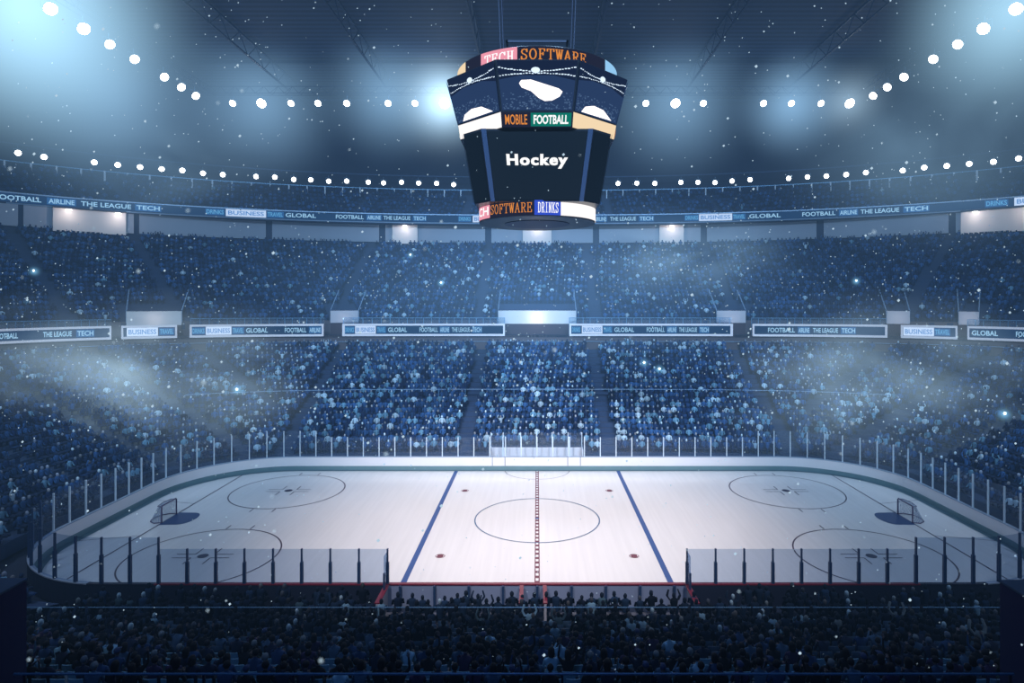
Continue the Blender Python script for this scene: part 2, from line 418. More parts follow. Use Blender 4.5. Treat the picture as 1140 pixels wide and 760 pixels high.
MB().box(-4.5,4.35,.45,.55,.2,1.78).build('back_wall', mat('penwall',(.9,.84,.85),.5), pb)
MB().box(-4.55,-4.45,-.75,.5,BH,1.85).build('side_wall', white_board, pb); MB().box(4.3,4.4,-.75,.5,BH,1.85).build('side_wall', white_board, pb)
for x in (-4.5,-3.3,-1.6,-.07,1.45,3.0,4.35):
    MB().box(x-.035,x+.035,.45,.53,1.78,3.25).build('post', post_m, pb)
MB().add([(-4.5,.5,1.8),(4.35,.5,1.8),(4.35,.5,3.2),(-4.5,.5,3.2)], [(0,1,2,3)]).build('glass_pane', glass, pb)
for x in (-4.5,4.35): MB().add([(x,-.8,1.85),(x,.5,1.85),(x,.5,3.2),(x,-.8,3.2)], [(0,1,2,3)]).build('glass_pane', glass, pb)
for x in (-3.25,3.1): MB().box(x-.05,x+.05,-.85,-.75,BH,3.1).build('door_post', post_m, pb)
MB().box(-4.0,3.9,.05,.4,.45,.5).build('bench_seat', mat('bench_wood',(.05,.06,.1),.6), pb)

# ------------------------------------------------------------------ bowl
P0 = (33.2,15.7,4.5); P1 = (59.6,35.0,3.5); P2 = (62.6,37.5,3.4); P3 = (78.4,58.0,2.3)
P4 = (81.5,55.5,2.25); P5 = (94.,68.,2.25); P7 = (98.,72.,2.25)
def lerpP(Pa, Pb, t):
    return lambda ph: rad(Pa,ph)*(1-t)+rad(Pb,ph)*t
def tier(name, Pa, Pb, za, zb, N, ph0, ph1, label, nph=150, wallz=None, aisles=()):
    mb = MB(); vs = []; fs = []; rows = []
    for k in range(N+1):
        rf = lerpP(Pa,Pb,k/N); z = za+(zb-za)*k/(N-1) if k < N else zb
        rows.append((rf, z))
    rings = []
    for k in range(N):
        z = rows[k][1]; zp = rows[k-1][1] if k else za-.9
        rings += [(rows[k][0], zp), (rows[k][0], z)]
    rings.append((rows[N][0], rows[N-1][1]))
    for rf, z in rings:
        for i in range(nph+1):
            ph = ph0+(ph1-ph0)*i/nph; r = rf(ph); vs.append((r*cos(ph), r*sin(ph), z))
    for j in range(len(rings)-1):
        for i in range(nph):
            a = j*(nph+1)+i; fs.append((a,a+1,a+nph+2,a+nph+1))
    mb.add(vs, fs)
    tag(mb.build(name, concrete), label, 'seating tier', None, 'structure')
    return rows[:N]
A0, A1 = R(-32), R(212)
B0, B1 = R(-14), R(194)
rowsL = tier('seating_tier', P0, P1, 1.0, 9.7, 22, A0, A1, 'lower seating tier stepping up behind the rink boards')
rowsM = tier('seating_tier', P2, P3, 13.3, 24.6, 21, B0, B1, 'middle seating tier above the white framed boards')
rowsU = tier('seating_tier', P4, P5, 29.3, 35.0, 8, B0, B1, 'top seating tier under the ring of lamps')
def struct(name, mb, m, label, cat='wall'): return tag(mb.build(name, m), label, cat, None, 'structure')
struct('floor', MB().box(-130,130,-90,110,-.35,-.12), mat('arena_floor',(.02,.03,.06),.8), 'dark arena floor around the rink', 'floor')
# fascias and walls
brown = mat('brown_fascia', (.13,.10,.11), .8, noise=(.15,.3))
struct('wall_middle', strip(P1,A0,A1,9.0,11.55,.3,120), brown, 'brownish wall band under the white framed boards')
struct('wall_ledge', strip(P1,A0,A1,11.25,11.55,3.2,120), navy, 'ledge behind the framed boards')
mb = MB(); strip(P2,B0,B1,11.5,13.4,.3,120,mb)
struct('wall_concourse', mb, brown, 'dark concourse wall behind the framed boards')
struct('wall_upper', strip(P3,B0,B1,24.0,28.75,.3,120,off=-.3), mat('upper_band_back',(.03,.05,.10),.8), 'dark wall band behind the pale panels')
struct('wall_fascia', strip(P4,B0,B1,28.5,30.0,.35,120), mat('fascia_dark',(.02,.03,.07),.7), 'dark fascia carrying the upper lettering ribbon')
mb = MB(); vs = []; n = 120
for i in range(n+1):
    ph = B0+(B1-B0)*i/n; vs += [pt(P4,ph,28.5,-.2), pt(P7,ph,28.9)]
mb.add(vs, [(2*i,2*i+1,2*i+3,2*i+2) for i in range(n)])
struct('wall_soffit', mb, navy, 'dark soffit under the top tier')
struct('wall_outer', strip(P7,B0,B1,28,53,.4,120), navy, 'dark navy outer wall behind the top tier')
# ceiling and beams
def ceilmat():
    m = bpy.data.materials.new('ceiling'); m.use_nodes = True; nt = m.node_tree; b = nt.nodes['Principled BSDF']
    tc = nt.nodes.new('ShaderNodeTexCoord'); w = nt.nodes.new('ShaderNodeTexWave'); w.inputs['Scale'].default_value = .25; w.bands_direction = 'Y'
    cr = nt.nodes.new('ShaderNodeValToRGB'); cr.color_ramp.elements[0].color = (.012,.022,.06,1); cr.color_ramp.elements[1].color = (.035,.06,.13,1)
    nt.links.new(tc.outputs['Object'], w.inputs['Vector']); nt.links.new(w.outputs['Fac'], cr.inputs[0]); nt.links.new(cr.outputs[0], b.inputs['Base Color']); b.inputs['Roughness'].default_value = .7
    return m
struct('ceiling', MB().box(-110,110,-60,100,52.6,53), ceilmat(), 'dark blue ribbed arena ceiling', 'ceiling')
beam_m = mat('roof_steel', (.025,.05,.11), .5, .4)
for i, x in enumerate(range(-72,73,16)):
    mb = MB()
    mb.box(x-.12,x+.12,-45,70,52.0,52.3); mb.box(x-.12,x+.12,-45,70,49.8,50.0)
    yy = -45
    while yy < 70:
        mb.tube([(x,yy,49.9),(x,yy+2.5,52.1),(x,yy+5,49.9)], .06, 4); yy += 5
    struct('trim_roof_girder', mb, beam_m, 'steel lattice roof girder running across the rink', 'roof girder')
for i, y in enumerate((0,24,48,66)):
    struct('trim_roof_purlin', MB().box(-90,90,y-.15,y+.15,51.9,52.3), beam_m, 'long steel roof purlin', 'roof beam')

# pale panels of the upper band
panel_m = mat('pale_panel', (.38,.42,.5), .7, noise=(.1,.15))
edges = [-30,58,142,152,297,303,425,435,541,547,661,667,781,787,910,917,1060,1075,1170]
segs = [(-60,20),(26,149),(155,296),(303,422),(429,540),(547,660),(667,780),(787,909),(917,1056),(1064,1200)]
for i, (a, b) in enumerate(segs):
    pa, pb_ = phi_at(P3,a), phi_at(P3,b)
    tag(strip(P3,pb_,pa,25.65,28.45,.18,14,off=.05).build('wall_panel', panel_m), f'long pale grey wall panel, {ordn(i)} from the left in the band above the middle tier', 'wall panel', 'pale panels above the middle tier')
# bright entrances
bright = mat('entrance_plaster', (.8,.76,.74), .6)
def lamp_point(loc, power, col, r=.15, spot=None, aim=None, blend=.6, name='entrance_lamp'):
    l = bpy.data.lights.new(name, 'SPOT' if spot else 'POINT'); l.energy = power; l.color = col; l.shadow_soft_size = r
    o = bpy.data.objects.new(name, l); COL.objects.link(o); o.location = loc
    if spot:
        l.spot_size = R(spot); l.spot_blend = blend
        o.rotation_euler = (Vector(aim)-Vector(loc)).to_track_quat('-Z','Y').to_euler()
    return o
lens_m = emat('lamp_lens', (.95,.98,1.), 9.)
warm_lens = emat('warm_lens', (1.,.93,.85), 6.)
up_ent = [(58,140,25.3,'far left'),(437,465,25.2,'left of the scoreboard'),(582,614,25.2,'hidden behind the scoreboard base'),(734,761,25.2,'right of the scoreboard'),(1070,1160,25.3,'far right')]
for a, b, zb, where in up_ent:
    pa, pb_ = phi_at(P3,a), phi_at(P3,b); mid = (pa+pb_)/2; c = pt(P3,mid,zb,.5)
    e = empty('tier_entrance', tuple(c), 0, f'bright lit entrance block in the pale upper band, {where}', 'entrance')
    iv = Matrix.Translation(-c)
    strip(P3,pb_,pa,zb,28.4,.5,8,off=.6).xform(iv).build('lit_wall', bright, e)
    strip(P3,pb_,pa,28.4,28.6,.9,8,off=1.0).xform(iv).build('canopy', darksteel, e)
    for k in ((.5,) if b-a < 50 else (.12,.8)):
        q = pt(P3,pb_+(pa-pb_)*k,28.15,1.0)
        MB().box(-.3,.3,-.15,.15,0,.16).xform(Matrix.Translation(q-c)).build('lamp', warm_lens, e)
        q2 = pt(P3,pb_+(pa-pb_)*k,27.7,2.1); lamp_point(q2, 80, (1,.83,.76), .2)
    for k in range(5 if b-a < 50 else 9):
        q = pt(P3,pb_+(pa-pb_)*(.4+.6*k/9),zb-.1,.75)
        MB().box(-.15,.15,-.1,.1,-.2,.25).xform(Matrix.Translation(q-c)).build('parapet_block', navy, e)
# middle vomitories
mid_ent = [(141,203,346,'left of the short framed board'),(369,400,346,'beside the left central framed board'),(555,641,346,'widest, between the two central boards'),(797,829,346,'by the right central framed board'),(986,1012,347,'beside the short framed board on the right'),(1067,1090,348,'far right')]
for a, b, py, where in mid_ent:
    pa, pb_ = phi_at(P2,a), phi_at(P2,b); mid = (pa+pb_)/2; c = pt(P2,mid,12.9,.6)
    e = empty('tier_entrance', tuple(c), 0, f'pale stair entrance in the middle tier, {where}', 'entrance'); iv = Matrix.Translation(-c)
    big = b-a > 60
    strip(P2,pb_,pa,12.95 if big else 13.1,14.75,.3,6,off=.6).xform(iv).build('lit_wall', bright if big else mat('entrance_grey',(.55,.55,.6),.6), e)
    strip(P2,pb_,pa,14.7,14.85,2.2,6,off=.6).xform(iv).build('roof_slab', concrete, e)
    strip(P2,pb_,pa,11.5,13.0,.1,6,off=.5).xform(iv).build('dark_doorway', mat('doorway',(.06,.04,.05),.8), e)
    for ph in (pa, pb_):
        p0_, p1_ = pt(P2,ph,13.3,.4), pt(P2,ph,15.9,-4.2)
        MB().tube([p0_-c, p0_-c+Vector((0,0,1.5)), p1_-c+Vector((0,0,1.6)), p1_-c], .07, 5).build('handrail', mat('pale_rail',(.35,.5,.7),.4,.3), e)
    lamp_point(pt(P2,mid,13.7,2.0), 95 if big and a > 500 else 22, (1,.85,.8), .2)

# framed advertising boards
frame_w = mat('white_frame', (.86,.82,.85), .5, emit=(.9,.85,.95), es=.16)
panel_d = emat('led_dark', (.006,.03,.09), 1.)
led_w = emat('led_white', (.55,.70,.95), 1.); txt_b = emat('txt_blue', (.10,.26,.6), 1.); txt_l = emat('txt_light', (.32,.58,.82), 1.); box_b = emat('box_blue', (.02,.10,.28), 1.); txt_c = emat('txt_cyan', (.10,.35,.62), 1.)
TT = {'DRINKS':('box',txt_c),'BUSINESS':('white',txt_b),'TRAVEL':('box',txt_c),'GLOBAL':('none',txt_l),'FOOTBALL':('none',txt_l),'AIRLINE':('box',txt_l),'THE LEAGUE':('none',txt_l),'TECH':('box',txt_l)}
def ribbon_words(P, words, z0, z1, par, iv, off=.12):
    for w, a, b in words:
        pa, pb_ = phi_at(P,a), phi_at(P,b); kind, tm = TT[w]; h = z1-z0
        if kind != 'none':
            ex = (pa-pb_)*.06
            strip(P,pb_-ex,pa+ex,z0-(.02 if kind == 'box' else .1),z1+(.02 if kind == 'box' else .1),.04,6,off=off+.02).xform(iv).build('word_panel', led_w if kind == 'white' else box_b, par)
        fn = lambda x, y: iv @ pt(P, pa+(pb_-pa)*x, z0+h*(.14+.72*y), off+.06)
        word_on(text_geo(w, .02), fn, 'lettering', tm, par)
boards = [
 (-90,124,[('FOOTBALL',-8,20),('THE LEAGUE',48,80),('TECH',86,104)],'long far left framed board that runs off the edge of the view'),
 (135,197,[('BUSINESS',143,174),('TRAVEL',178,193)],'short white framed board, left side, BUSINESS lettering'),
 (211,360,[('DRINKS',214.5,227.5),('BUSINESS',230.5,256),('TRAVEL',259,271),('GLOBAL',274,298),('FOOTBALL',317,341),('AIRLINE',344.5,357)],'long framed board starting with DRINKS, left of the stair gap'),
 (381,562,[('DRINKS',384,394),('BUSINESS',396.5,417),('TRAVEL',420,429),('GLOBAL',432,453),('FOOTBALL',467,487.5),('AIRLINE',490,500),('THE LEAGUE',503,523),('TECH',526,536)],'bright white framed board directly left of the central entrance'),
 (634,816,[('DRINKS',637,646),('BUSINESS',649,669.5),('TRAVEL',672,681),('GLOBAL',684,706),('FOOTBALL',720,740),('AIRLINE',743,753),('THE LEAGUE',756,776),('TECH',779,789)],'bright white framed board directly right of the central entrance'),
 (838,988,[('FOOTBALL',855,885),('AIRLINE',889,901),('THE LEAGUE',905,933),('TECH',937,952)],'long framed board starting with FOOTBALL, right of centre'),
 (1003,1066,[('BUSINESS',1007.5,1038),('TRAVEL',1041,1057)],'short framed board with BUSINESS lettering, right side'),
 (1077,1230,[('GLOBAL',1082,1111),('FOOTBALL',1131,1160)],'framed board starting with GLOBAL at the right edge of the view')]
P1f = (P1[0]-.25,P1[1]-.25,P1[2])
for a, b, words, lab in boards:
    pa, pb_ = phi_at(P1f,a), phi_at(P1f,b); c = pt(P1f,(pa+pb_)/2,11.45)
    bd = empty('advertising_board', tuple(c), 0, lab, 'advertising board', 'white framed boards along the middle ledge'); iv = Matrix.Translation(-c)
    n = 16
    mb = MB(); strip(P1f,pb_,pa,11.45,11.72,.2,n,mb); strip(P1f,pb_,pa,12.8,13.05,.2,n,mb)
    ew = abs(pa-pb_)*2/(b-a)*1.1
    strip(P1f,pb_,pb_+ew,11.72,12.8,.2,1,mb); strip(P1f,pa-ew,pa,11.72,12.8,.2,1,mb)
    mb.xform(iv).build('frame', frame_w, bd)
    strip(P1f,pb_+ew*.5,pa-ew*.5,11.7,12.82,.1,n,off=-.08).xform(iv).build('display_panel', panel_d, bd)
    ribbon_words(P1f, words, 11.86, 12.68, bd, iv, off=-.06)
# rail on top of the boards
rail_b = mat('blue_rail', (.16,.32,.5), .4, .3)
for a, b, where in [(-90,124,'far left'),(211,360,'left'),(381,562,'left central'),(634,816,'right central'),(838,988,'right'),(1077,1230,'far right')]:
    pa, pb_ = phi_at(P1,a), phi_at(P1,b); g = empty('glass_balustrade', tuple(pt(P1,(pa+pb_)/2,13.1,-.6)), 0, f'thin blue balustrade rail above the {where} framed board', 'railing', 'balustrades above the framed boards'); iv = Matrix.Translation(-g.location)
    mb = MB(); strip(P1,pb_,pa,13.75,13.82,.05,14,mb,off=-.6); mb.xform(iv).build('rail', rail_b, g)
    strip(P1,pb_,pa,11.5,13.72,.03,14,off=-.6).xform(iv).build('glass_pane', glass, g)
    for k in range(int((b-a)/9)+1):
        ph = pa+(pb_-pa)*k*9/(b-a); q = pt(P1,ph,0,-.6)
        MB().box(q.x-.03,q.x+.03,q.y-.03,q.y+.03,11.5,13.8).xform(iv).build('baluster', rail_b, g)

# upper LED ribbon
rb = empty('led_ribbon', tuple(pt(P4,pi/2,28.7)), 0, 'long curved ribbon display with pale advertising words under the top tier', 'ribbon display'); iv = Matrix.Translation(-rb.location)
pa, pb_ = phi_at(P4,-120), phi_at(P4,1260)
strip(P4,pb_,pa,28.72,29.88,.08,110,off=.12).xform(iv).build('display_panel', emat('led_dark2',(.008,.035,.10),1.), rb)
rl = mat('ribbon_rail',(.25,.38,.55),.4,.2,emit=(.4,.6,.9),es=.08)
strip(P4,pb_,pa,29.88,30.02,.3,110,off=.25).xform(iv).build('top_rail', rl, rb)
strip(P4,pb_,pa,28.5,28.66,.3,110,off=.25).xform(iv).build('bottom_rail', mat('ribbon_rail_dark',(.2,.3,.45),.5), rb)
ribbon_words(P4, [('FOOTBALL',-6,46),('AIRLINE',54,83),('THE LEAGUE',90,146),('TECH',152,178),('DRINKS',230,249),('BUSINESS',254,294),('TRAVEL',298,315),('GLOBAL',318,352),
    ('FOOTBALL',374,405),('AIRLINE',409,424),('THE LEAGUE',427,457),('TECH',460.5,474),('DRINKS',511,524),('BUSINESS',528,556),('AIRLINE',661,675),('THE LEAGUE',679,708),('TECH',712,727),('DRINKS',763,777),
    ('BUSINESS',780,813),('TRAVEL',816,829),('GLOBAL',834,869),('FOOTBALL',893,930),('AIRLINE',935,954),('THE LEAGUE',958,1001),('TECH',1007,1033),('DRINKS',1098,1121),('BUSINESS',1132,1180)], 28.86, 29.74, rb, iv, off=.14)

# railing along the top tier
def loopP(Pa,Pb,t):
    return (Pa[0]*(1-t)+Pb[0]*t, Pa[1]*(1-t)+Pb[1]*t, Pa[2])
PR = loopP(P4,P5,.8)
rg = empty('upper_railing', tuple(pt(PR,pi/2,33.8)), 0, 'long thin railing with upright posts across the top tier', 'railing'); iv = Matrix.Translation(-rg.location)
mb = MB(); strip(PR,phi_at(PR,1240),phi_at(PR,-100),35.72,35.85,.1,110,mb); mb.xform(iv).build('top_rail', rail_b, rg)
pm = mat('rail_post',(.6,.75,.9),.4,emit=(.5,.7,1.),es=.10)  # posts given a faint glow of their own to stand out
ph0, ph1 = phi_at(PR,1200), phi_at(PR,-60); ph = ph0
while ph < ph1:
    q = pt(PR,ph,0)
    MB().box(q.x-.085,q.x+.085,q.y-.085,q.y+.085,33.4,35.8).xform(iv).build('rail_post', pm, rg)
    ph += 2.9/rad(PR,ph)/sqrt(1+((rad(PR,ph+.01)-rad(PR,ph-.01))/.02/rad(PR,ph))**2)

# rails across the lower tier
def lower_rail(t, z, a, b, lab):
    P = None
    g = empty('guard_rail', (0,0,0), 0, lab, 'railing'); mb = MB(); vs = []
    rf = lerpP(P0,P1,t); n = 60
    pa, pb_ = a, b
    pts = []
    for i in range(n+1):
        ph = pa+(pb_-pa)*i/n; r = rf(ph); pts.append((r*cos(ph), r*sin(ph), z+1.0))
    mb.tube(pts, .035, 4); mb.build('top_rail', mat('pale_rail',(.35,.5,.7),.4,.3), g)
    for i in range(0,n+1,3):
        q = pts[i]; MB().box(q[0]-.03,q[0]+.03,q[1]-.03,q[1]+.03,z-.1,z+1.0).build('rail_post', rail_b, g)
lower_rail(.99, 9.75, R(15), R(165), 'thin pale rail along the top of the lower tier')
lower_rail(.43, 1.0+8.7*.43+.35, R(28), R(152), 'thin pale rail across the middle of the lower tier')

# ------------------------------------------------------------------ crowd and seats (the great mass)
def lowpoly_person(arms):
    v = []; f = []; part = []
    def rings(rs, n=6, tag_=0):
        o = len(v)
        for (x,y,z,rx,ry) in rs:
            for k in range(n):
                a = 2*pi*k/n; v.append((x+rx*cos(a), y+ry*sin(a), z)); part.append(tag_)
        for i in range(len(rs)-1):
            for k in range(n): f.append((o+i*n+k, o+i*n+(k+1) % n, o+(i+1)*n+(k+1) % n, o+(i+1)*n+k))
        t = o+(len(rs)-1)*n; f.append((t,t+1,t+2,t+3)); f.append((t,t+3,t+4,t+5))
    rings([(0,0,.42,.17,.13),(0,0,.7,.17,.12),(0,0,.93,.21,.12),(0,0,1.04,.17,.09),(0,.01,1.09,.06,.06)],6,0)
    rings([(0,.02,1.08,.06,.07),(0,.03,1.17,.095,.11),(0,.02,1.27,.085,.1),(0,.02,1.32,.04,.05)],6,1)
    for s in (-1,1):
        o = len(v)
        for (x,y,z) in ((s*.04,0,.42),(s*.17,0,.42),(s*.17,0,.58),(s*.04,0,.58),(s*.06,.45,.4),(s*.19,.45,.4),(s*.19,.45,.54),(s*.06,.45,.54)): v.append((x,y,z)); part.append(2)
        f.extend([(o+0,o+1,o+5,o+4),(o+1,o+2,o+6,o+5),(o+2,o+3,o+7,o+6),(o+3,o+0,o+4,o+7),(o+4,o+5,o+6,o+7)])
        o = len(v)
        if arms: c = [(s*.2,0,.98,.05),(s*.33,.1,1.15,.045),(s*.24,.16,1.42,.035)]
        else: c = [(s*.22,0,.98,.05),(s*.27,.08,.74,.045),(s*.13,.3,.66,.035)]
        for (x,y,z,r) in c:
            for (du,dw) in ((-r,-r),(r,-r),(r,r),(-r,r)): v.append((x+du,y+dw,z)); part.append(0)
        for i in range(2):
            for k in range(4): f.append((o+i*4+k,o+i*4+(k+1) % 4,o+(i+1)*4+(k+1) % 4,o+(i+1)*4+k))
        f.append((o+8,o+9,o+10,o+11))
    return np.array(v), np.array(f), np.array(part)
LP = [lowpoly_person(0), lowpoly_person(1)]
sv, sf = [], []
mbs = MB(); mbs.box(-.22,.22,-.2,.22,.38,.45); mbs.box(-.22,.22,-.26,-.2,.42,.86); mbs.box(-.05,.05,-.1,.05,0,.38)
SEATV, SEATF = np.array(mbs.v), np.array(mbs.f)
crowd = {'v':[], 'f':[], 'c':[], 'n':0}; seats = {'v':[], 'f':[], 'c':[], 'n':0}
def push(store, V, Fq, C, x, y, z, a, s=1.):
    ca, sa = cos(a), sin(a)
    W = np.empty_like(V); W[:,0] = (V[:,0]*ca-V[:,1]*sa)*s+x; W[:,1] = (V[:,0]*sa+V[:,1]*ca)*s+y; W[:,2] = V[:,2]*s+z
    store['v'].append(W); store['f'].append(Fq+store['n']); store['c'].append(C); store['n'] += len(V)
SKIN = np.array([(.36,.40,.50),(.26,.30,.40),(.42,.42,.46)])
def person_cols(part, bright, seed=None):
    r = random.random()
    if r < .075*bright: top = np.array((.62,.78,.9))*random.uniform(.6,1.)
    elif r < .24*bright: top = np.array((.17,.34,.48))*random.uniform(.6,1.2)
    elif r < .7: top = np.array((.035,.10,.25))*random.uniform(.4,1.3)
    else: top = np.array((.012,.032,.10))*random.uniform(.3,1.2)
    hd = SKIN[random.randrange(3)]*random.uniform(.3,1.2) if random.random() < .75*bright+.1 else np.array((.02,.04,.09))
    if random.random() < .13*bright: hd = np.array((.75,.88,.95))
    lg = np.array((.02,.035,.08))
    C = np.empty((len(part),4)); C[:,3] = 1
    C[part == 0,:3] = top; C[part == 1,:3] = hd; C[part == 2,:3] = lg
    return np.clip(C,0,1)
def seat_cols(base):
    C = np.empty((len(SEATV),4)); C[:] = (*base,1); return C
def fill(rows, ph0, ph1, Pa, Pb, sp, occ, bright, aisleX=(), aisleA=(), skip=None, jitter=.05, front=.35):
    N = len(rows)
    for k, (rf, z) in enumerate(rows):
        rmid = lambda ph: rf(ph)+front
        ph = ph0
        while ph < ph1:
            r = rmid(ph); x, y = r*cos(ph), r*sin(ph)
            e = .004; r2 = rmid(ph+e); dx, dy = r2*cos(ph+e)-x, r2*sin(ph+e)-y; ds = sqrt(dx*dx+dy*dy)/e
            ph += sp/ds
            # visible part of the bowl only
            Z = y-CY
            if Z < 8 or abs(x+.0) > Z*.98+4: continue
            if y > 0 and any(abs(x-ax) < .75 for ax in aisleX) and abs(x) < 30: continue
            if abs(x) >= 28 or y < 0:
                if any(abs(ph-aa)*r < .75 for aa in aisleA): continue
            if skip and skip(x,y,z,k): continue
            a = atan2(dy,dx)+random.uniform(-.15,.15)     # tangent: facing +y-local = left normal => inward
            push(seats, SEATV, SEATF, seat_cols((.02,.055,.15)), x, y, z, a)
            if random.random() < occ(x,y,k/N):
                V, Fq, pr = LP[1 if random.random() < .08 else 0]
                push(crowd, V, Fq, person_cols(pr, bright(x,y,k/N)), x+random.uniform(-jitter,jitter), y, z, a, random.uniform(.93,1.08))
aA = [R(t) for t in (36,26,15,3,-12,-25,144,154,165,177,192,205)]
fill(rowsL, A0+.02, A1-.02, P0, P1, .56, lambda x,y,t: .9, lambda x,y,t: 1.-.35*t-(.45 if abs(x) > 38 else 0)-(.3 if y < 8 else 0), (-7.2,7.2,-25,25), aA, skip=lambda x,y,z,k: (y > 0 and abs(x) < 5 and k < 1))  # dimmer light higher up and at the ends is put into crowd colours
eX = []
for a, b, py, w in mid_ent: eX.append((phi_at(P2,b), phi_at(P2,a)))
def skipM(x,y,z,k):
    ph = atan2(y,x)
    if ph < -1.5: ph += 2*pi
    return k < 4 and any(l-.005 < ph < h+.005 for l,h in eX)
fill(rowsM, B0+.02, B1-.02, P2, P3, .6, lambda x,y,t: .92-.3*(random.random() < .5)*t, lambda x,y,t: .42-.12*t-(.2 if abs(x) > 30 else 0), (-27,-8,8,27), aA, skip=skipM)  # darkness of this tier put into its crowd colours
fill(rowsU, B0+.02, B1-.02, P4, P5, .7, lambda x,y,t: .6, lambda x,y,t: .02, (-30,-12,12,30), aA)  # crowd tinted dark throughout to stand for the unlit top tier

# ------------------------------------------------------------------ near stand: individual people and seats
def near_floor(Z): return .45+.33*(28.8-Z)
nv = MB(); k = 0
for k in range(13):
    Z = 28.8-.85*k; z = near_floor(Z); y = Z+CY
    nv.box(-27,27,y-.6,y+.25+.001,z-1.2,z)
nv.box(-27,27,CY+17.2-2.2,CY+18.0,2.0,4.5); nv.box(-27,27,CY+10.5,CY+15.05,2.0,4.2)
for s_ in (-1,1):
    nv.box(*sorted((s_*8.1,s_*23)),CY+30.9,CY+31.75,-.12,.35); nv.box(*sorted((s_*8.1,s_*25)),CY+29.8,CY+30.9,-.12,.30)
nv.box(-7.7,7.7,CY+30.3,CY+32.2,-.12,.12); nv.box(-7.7,7.7,CY+29.8,CY+30.3,-.12,.18)
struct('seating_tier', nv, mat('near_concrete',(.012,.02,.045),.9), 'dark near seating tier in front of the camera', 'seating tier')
nr = empty('guard_rail', (0,CY+29.6,.05), 0, 'thin blue rail in front of the near seating, behind the benches', 'railing')
MB().tube([(-25,0,1.38),(25,0,1.38)], .03, 6).build('top_rail', mat('near_rail_blue',(.10,.22,.38),.4,.4), nr)
for i in range(21): MB().box(-25+2.5*i-.03,-25+2.5*i+.03,-.03,.03,-.17,1.38).build('rail_post', darksteel, nr)
nr = empty('guard_rail', (0,CY+17.3,4.5), 0, 'blue rail running along the bottom of the view behind the last row', 'railing')
MB().tube([(-14.6,0,1.17),(13.3,0,1.17)], .035, 6).build('top_rail', mat('near_rail_blue2',(.09,.22,.45),.4,.4), nr)
for i in range(12): MB().box(-14.3+2.5*i-.03,-14.3+2.5*i+.03,-.03,.03,0,1.17).build('rail_post', darksteel, nr)
sw = mat('side_block',(.008,.016,.075),.8); swt = mat('side_block_top',(.03,.07,.14),.8)
for s, X, side in ((-1,-14.95,'left'),(1,13.55,'right')):
    zt = 7.9 if s < 0 else 7.85
    b = empty('side_wall_block', (X+s*2.5,CY+17.0,0), 0, f'dark navy wall block closing the near seating at the lower {side} corner', 'wall block')
    MB().box(-2.5,2.5,-2.5,1.15,0,zt).build('block_body', sw, b); MB().box(-2.52,2.52,-2.52,1.17,zt,zt+.06).build('block_top', swt, b)

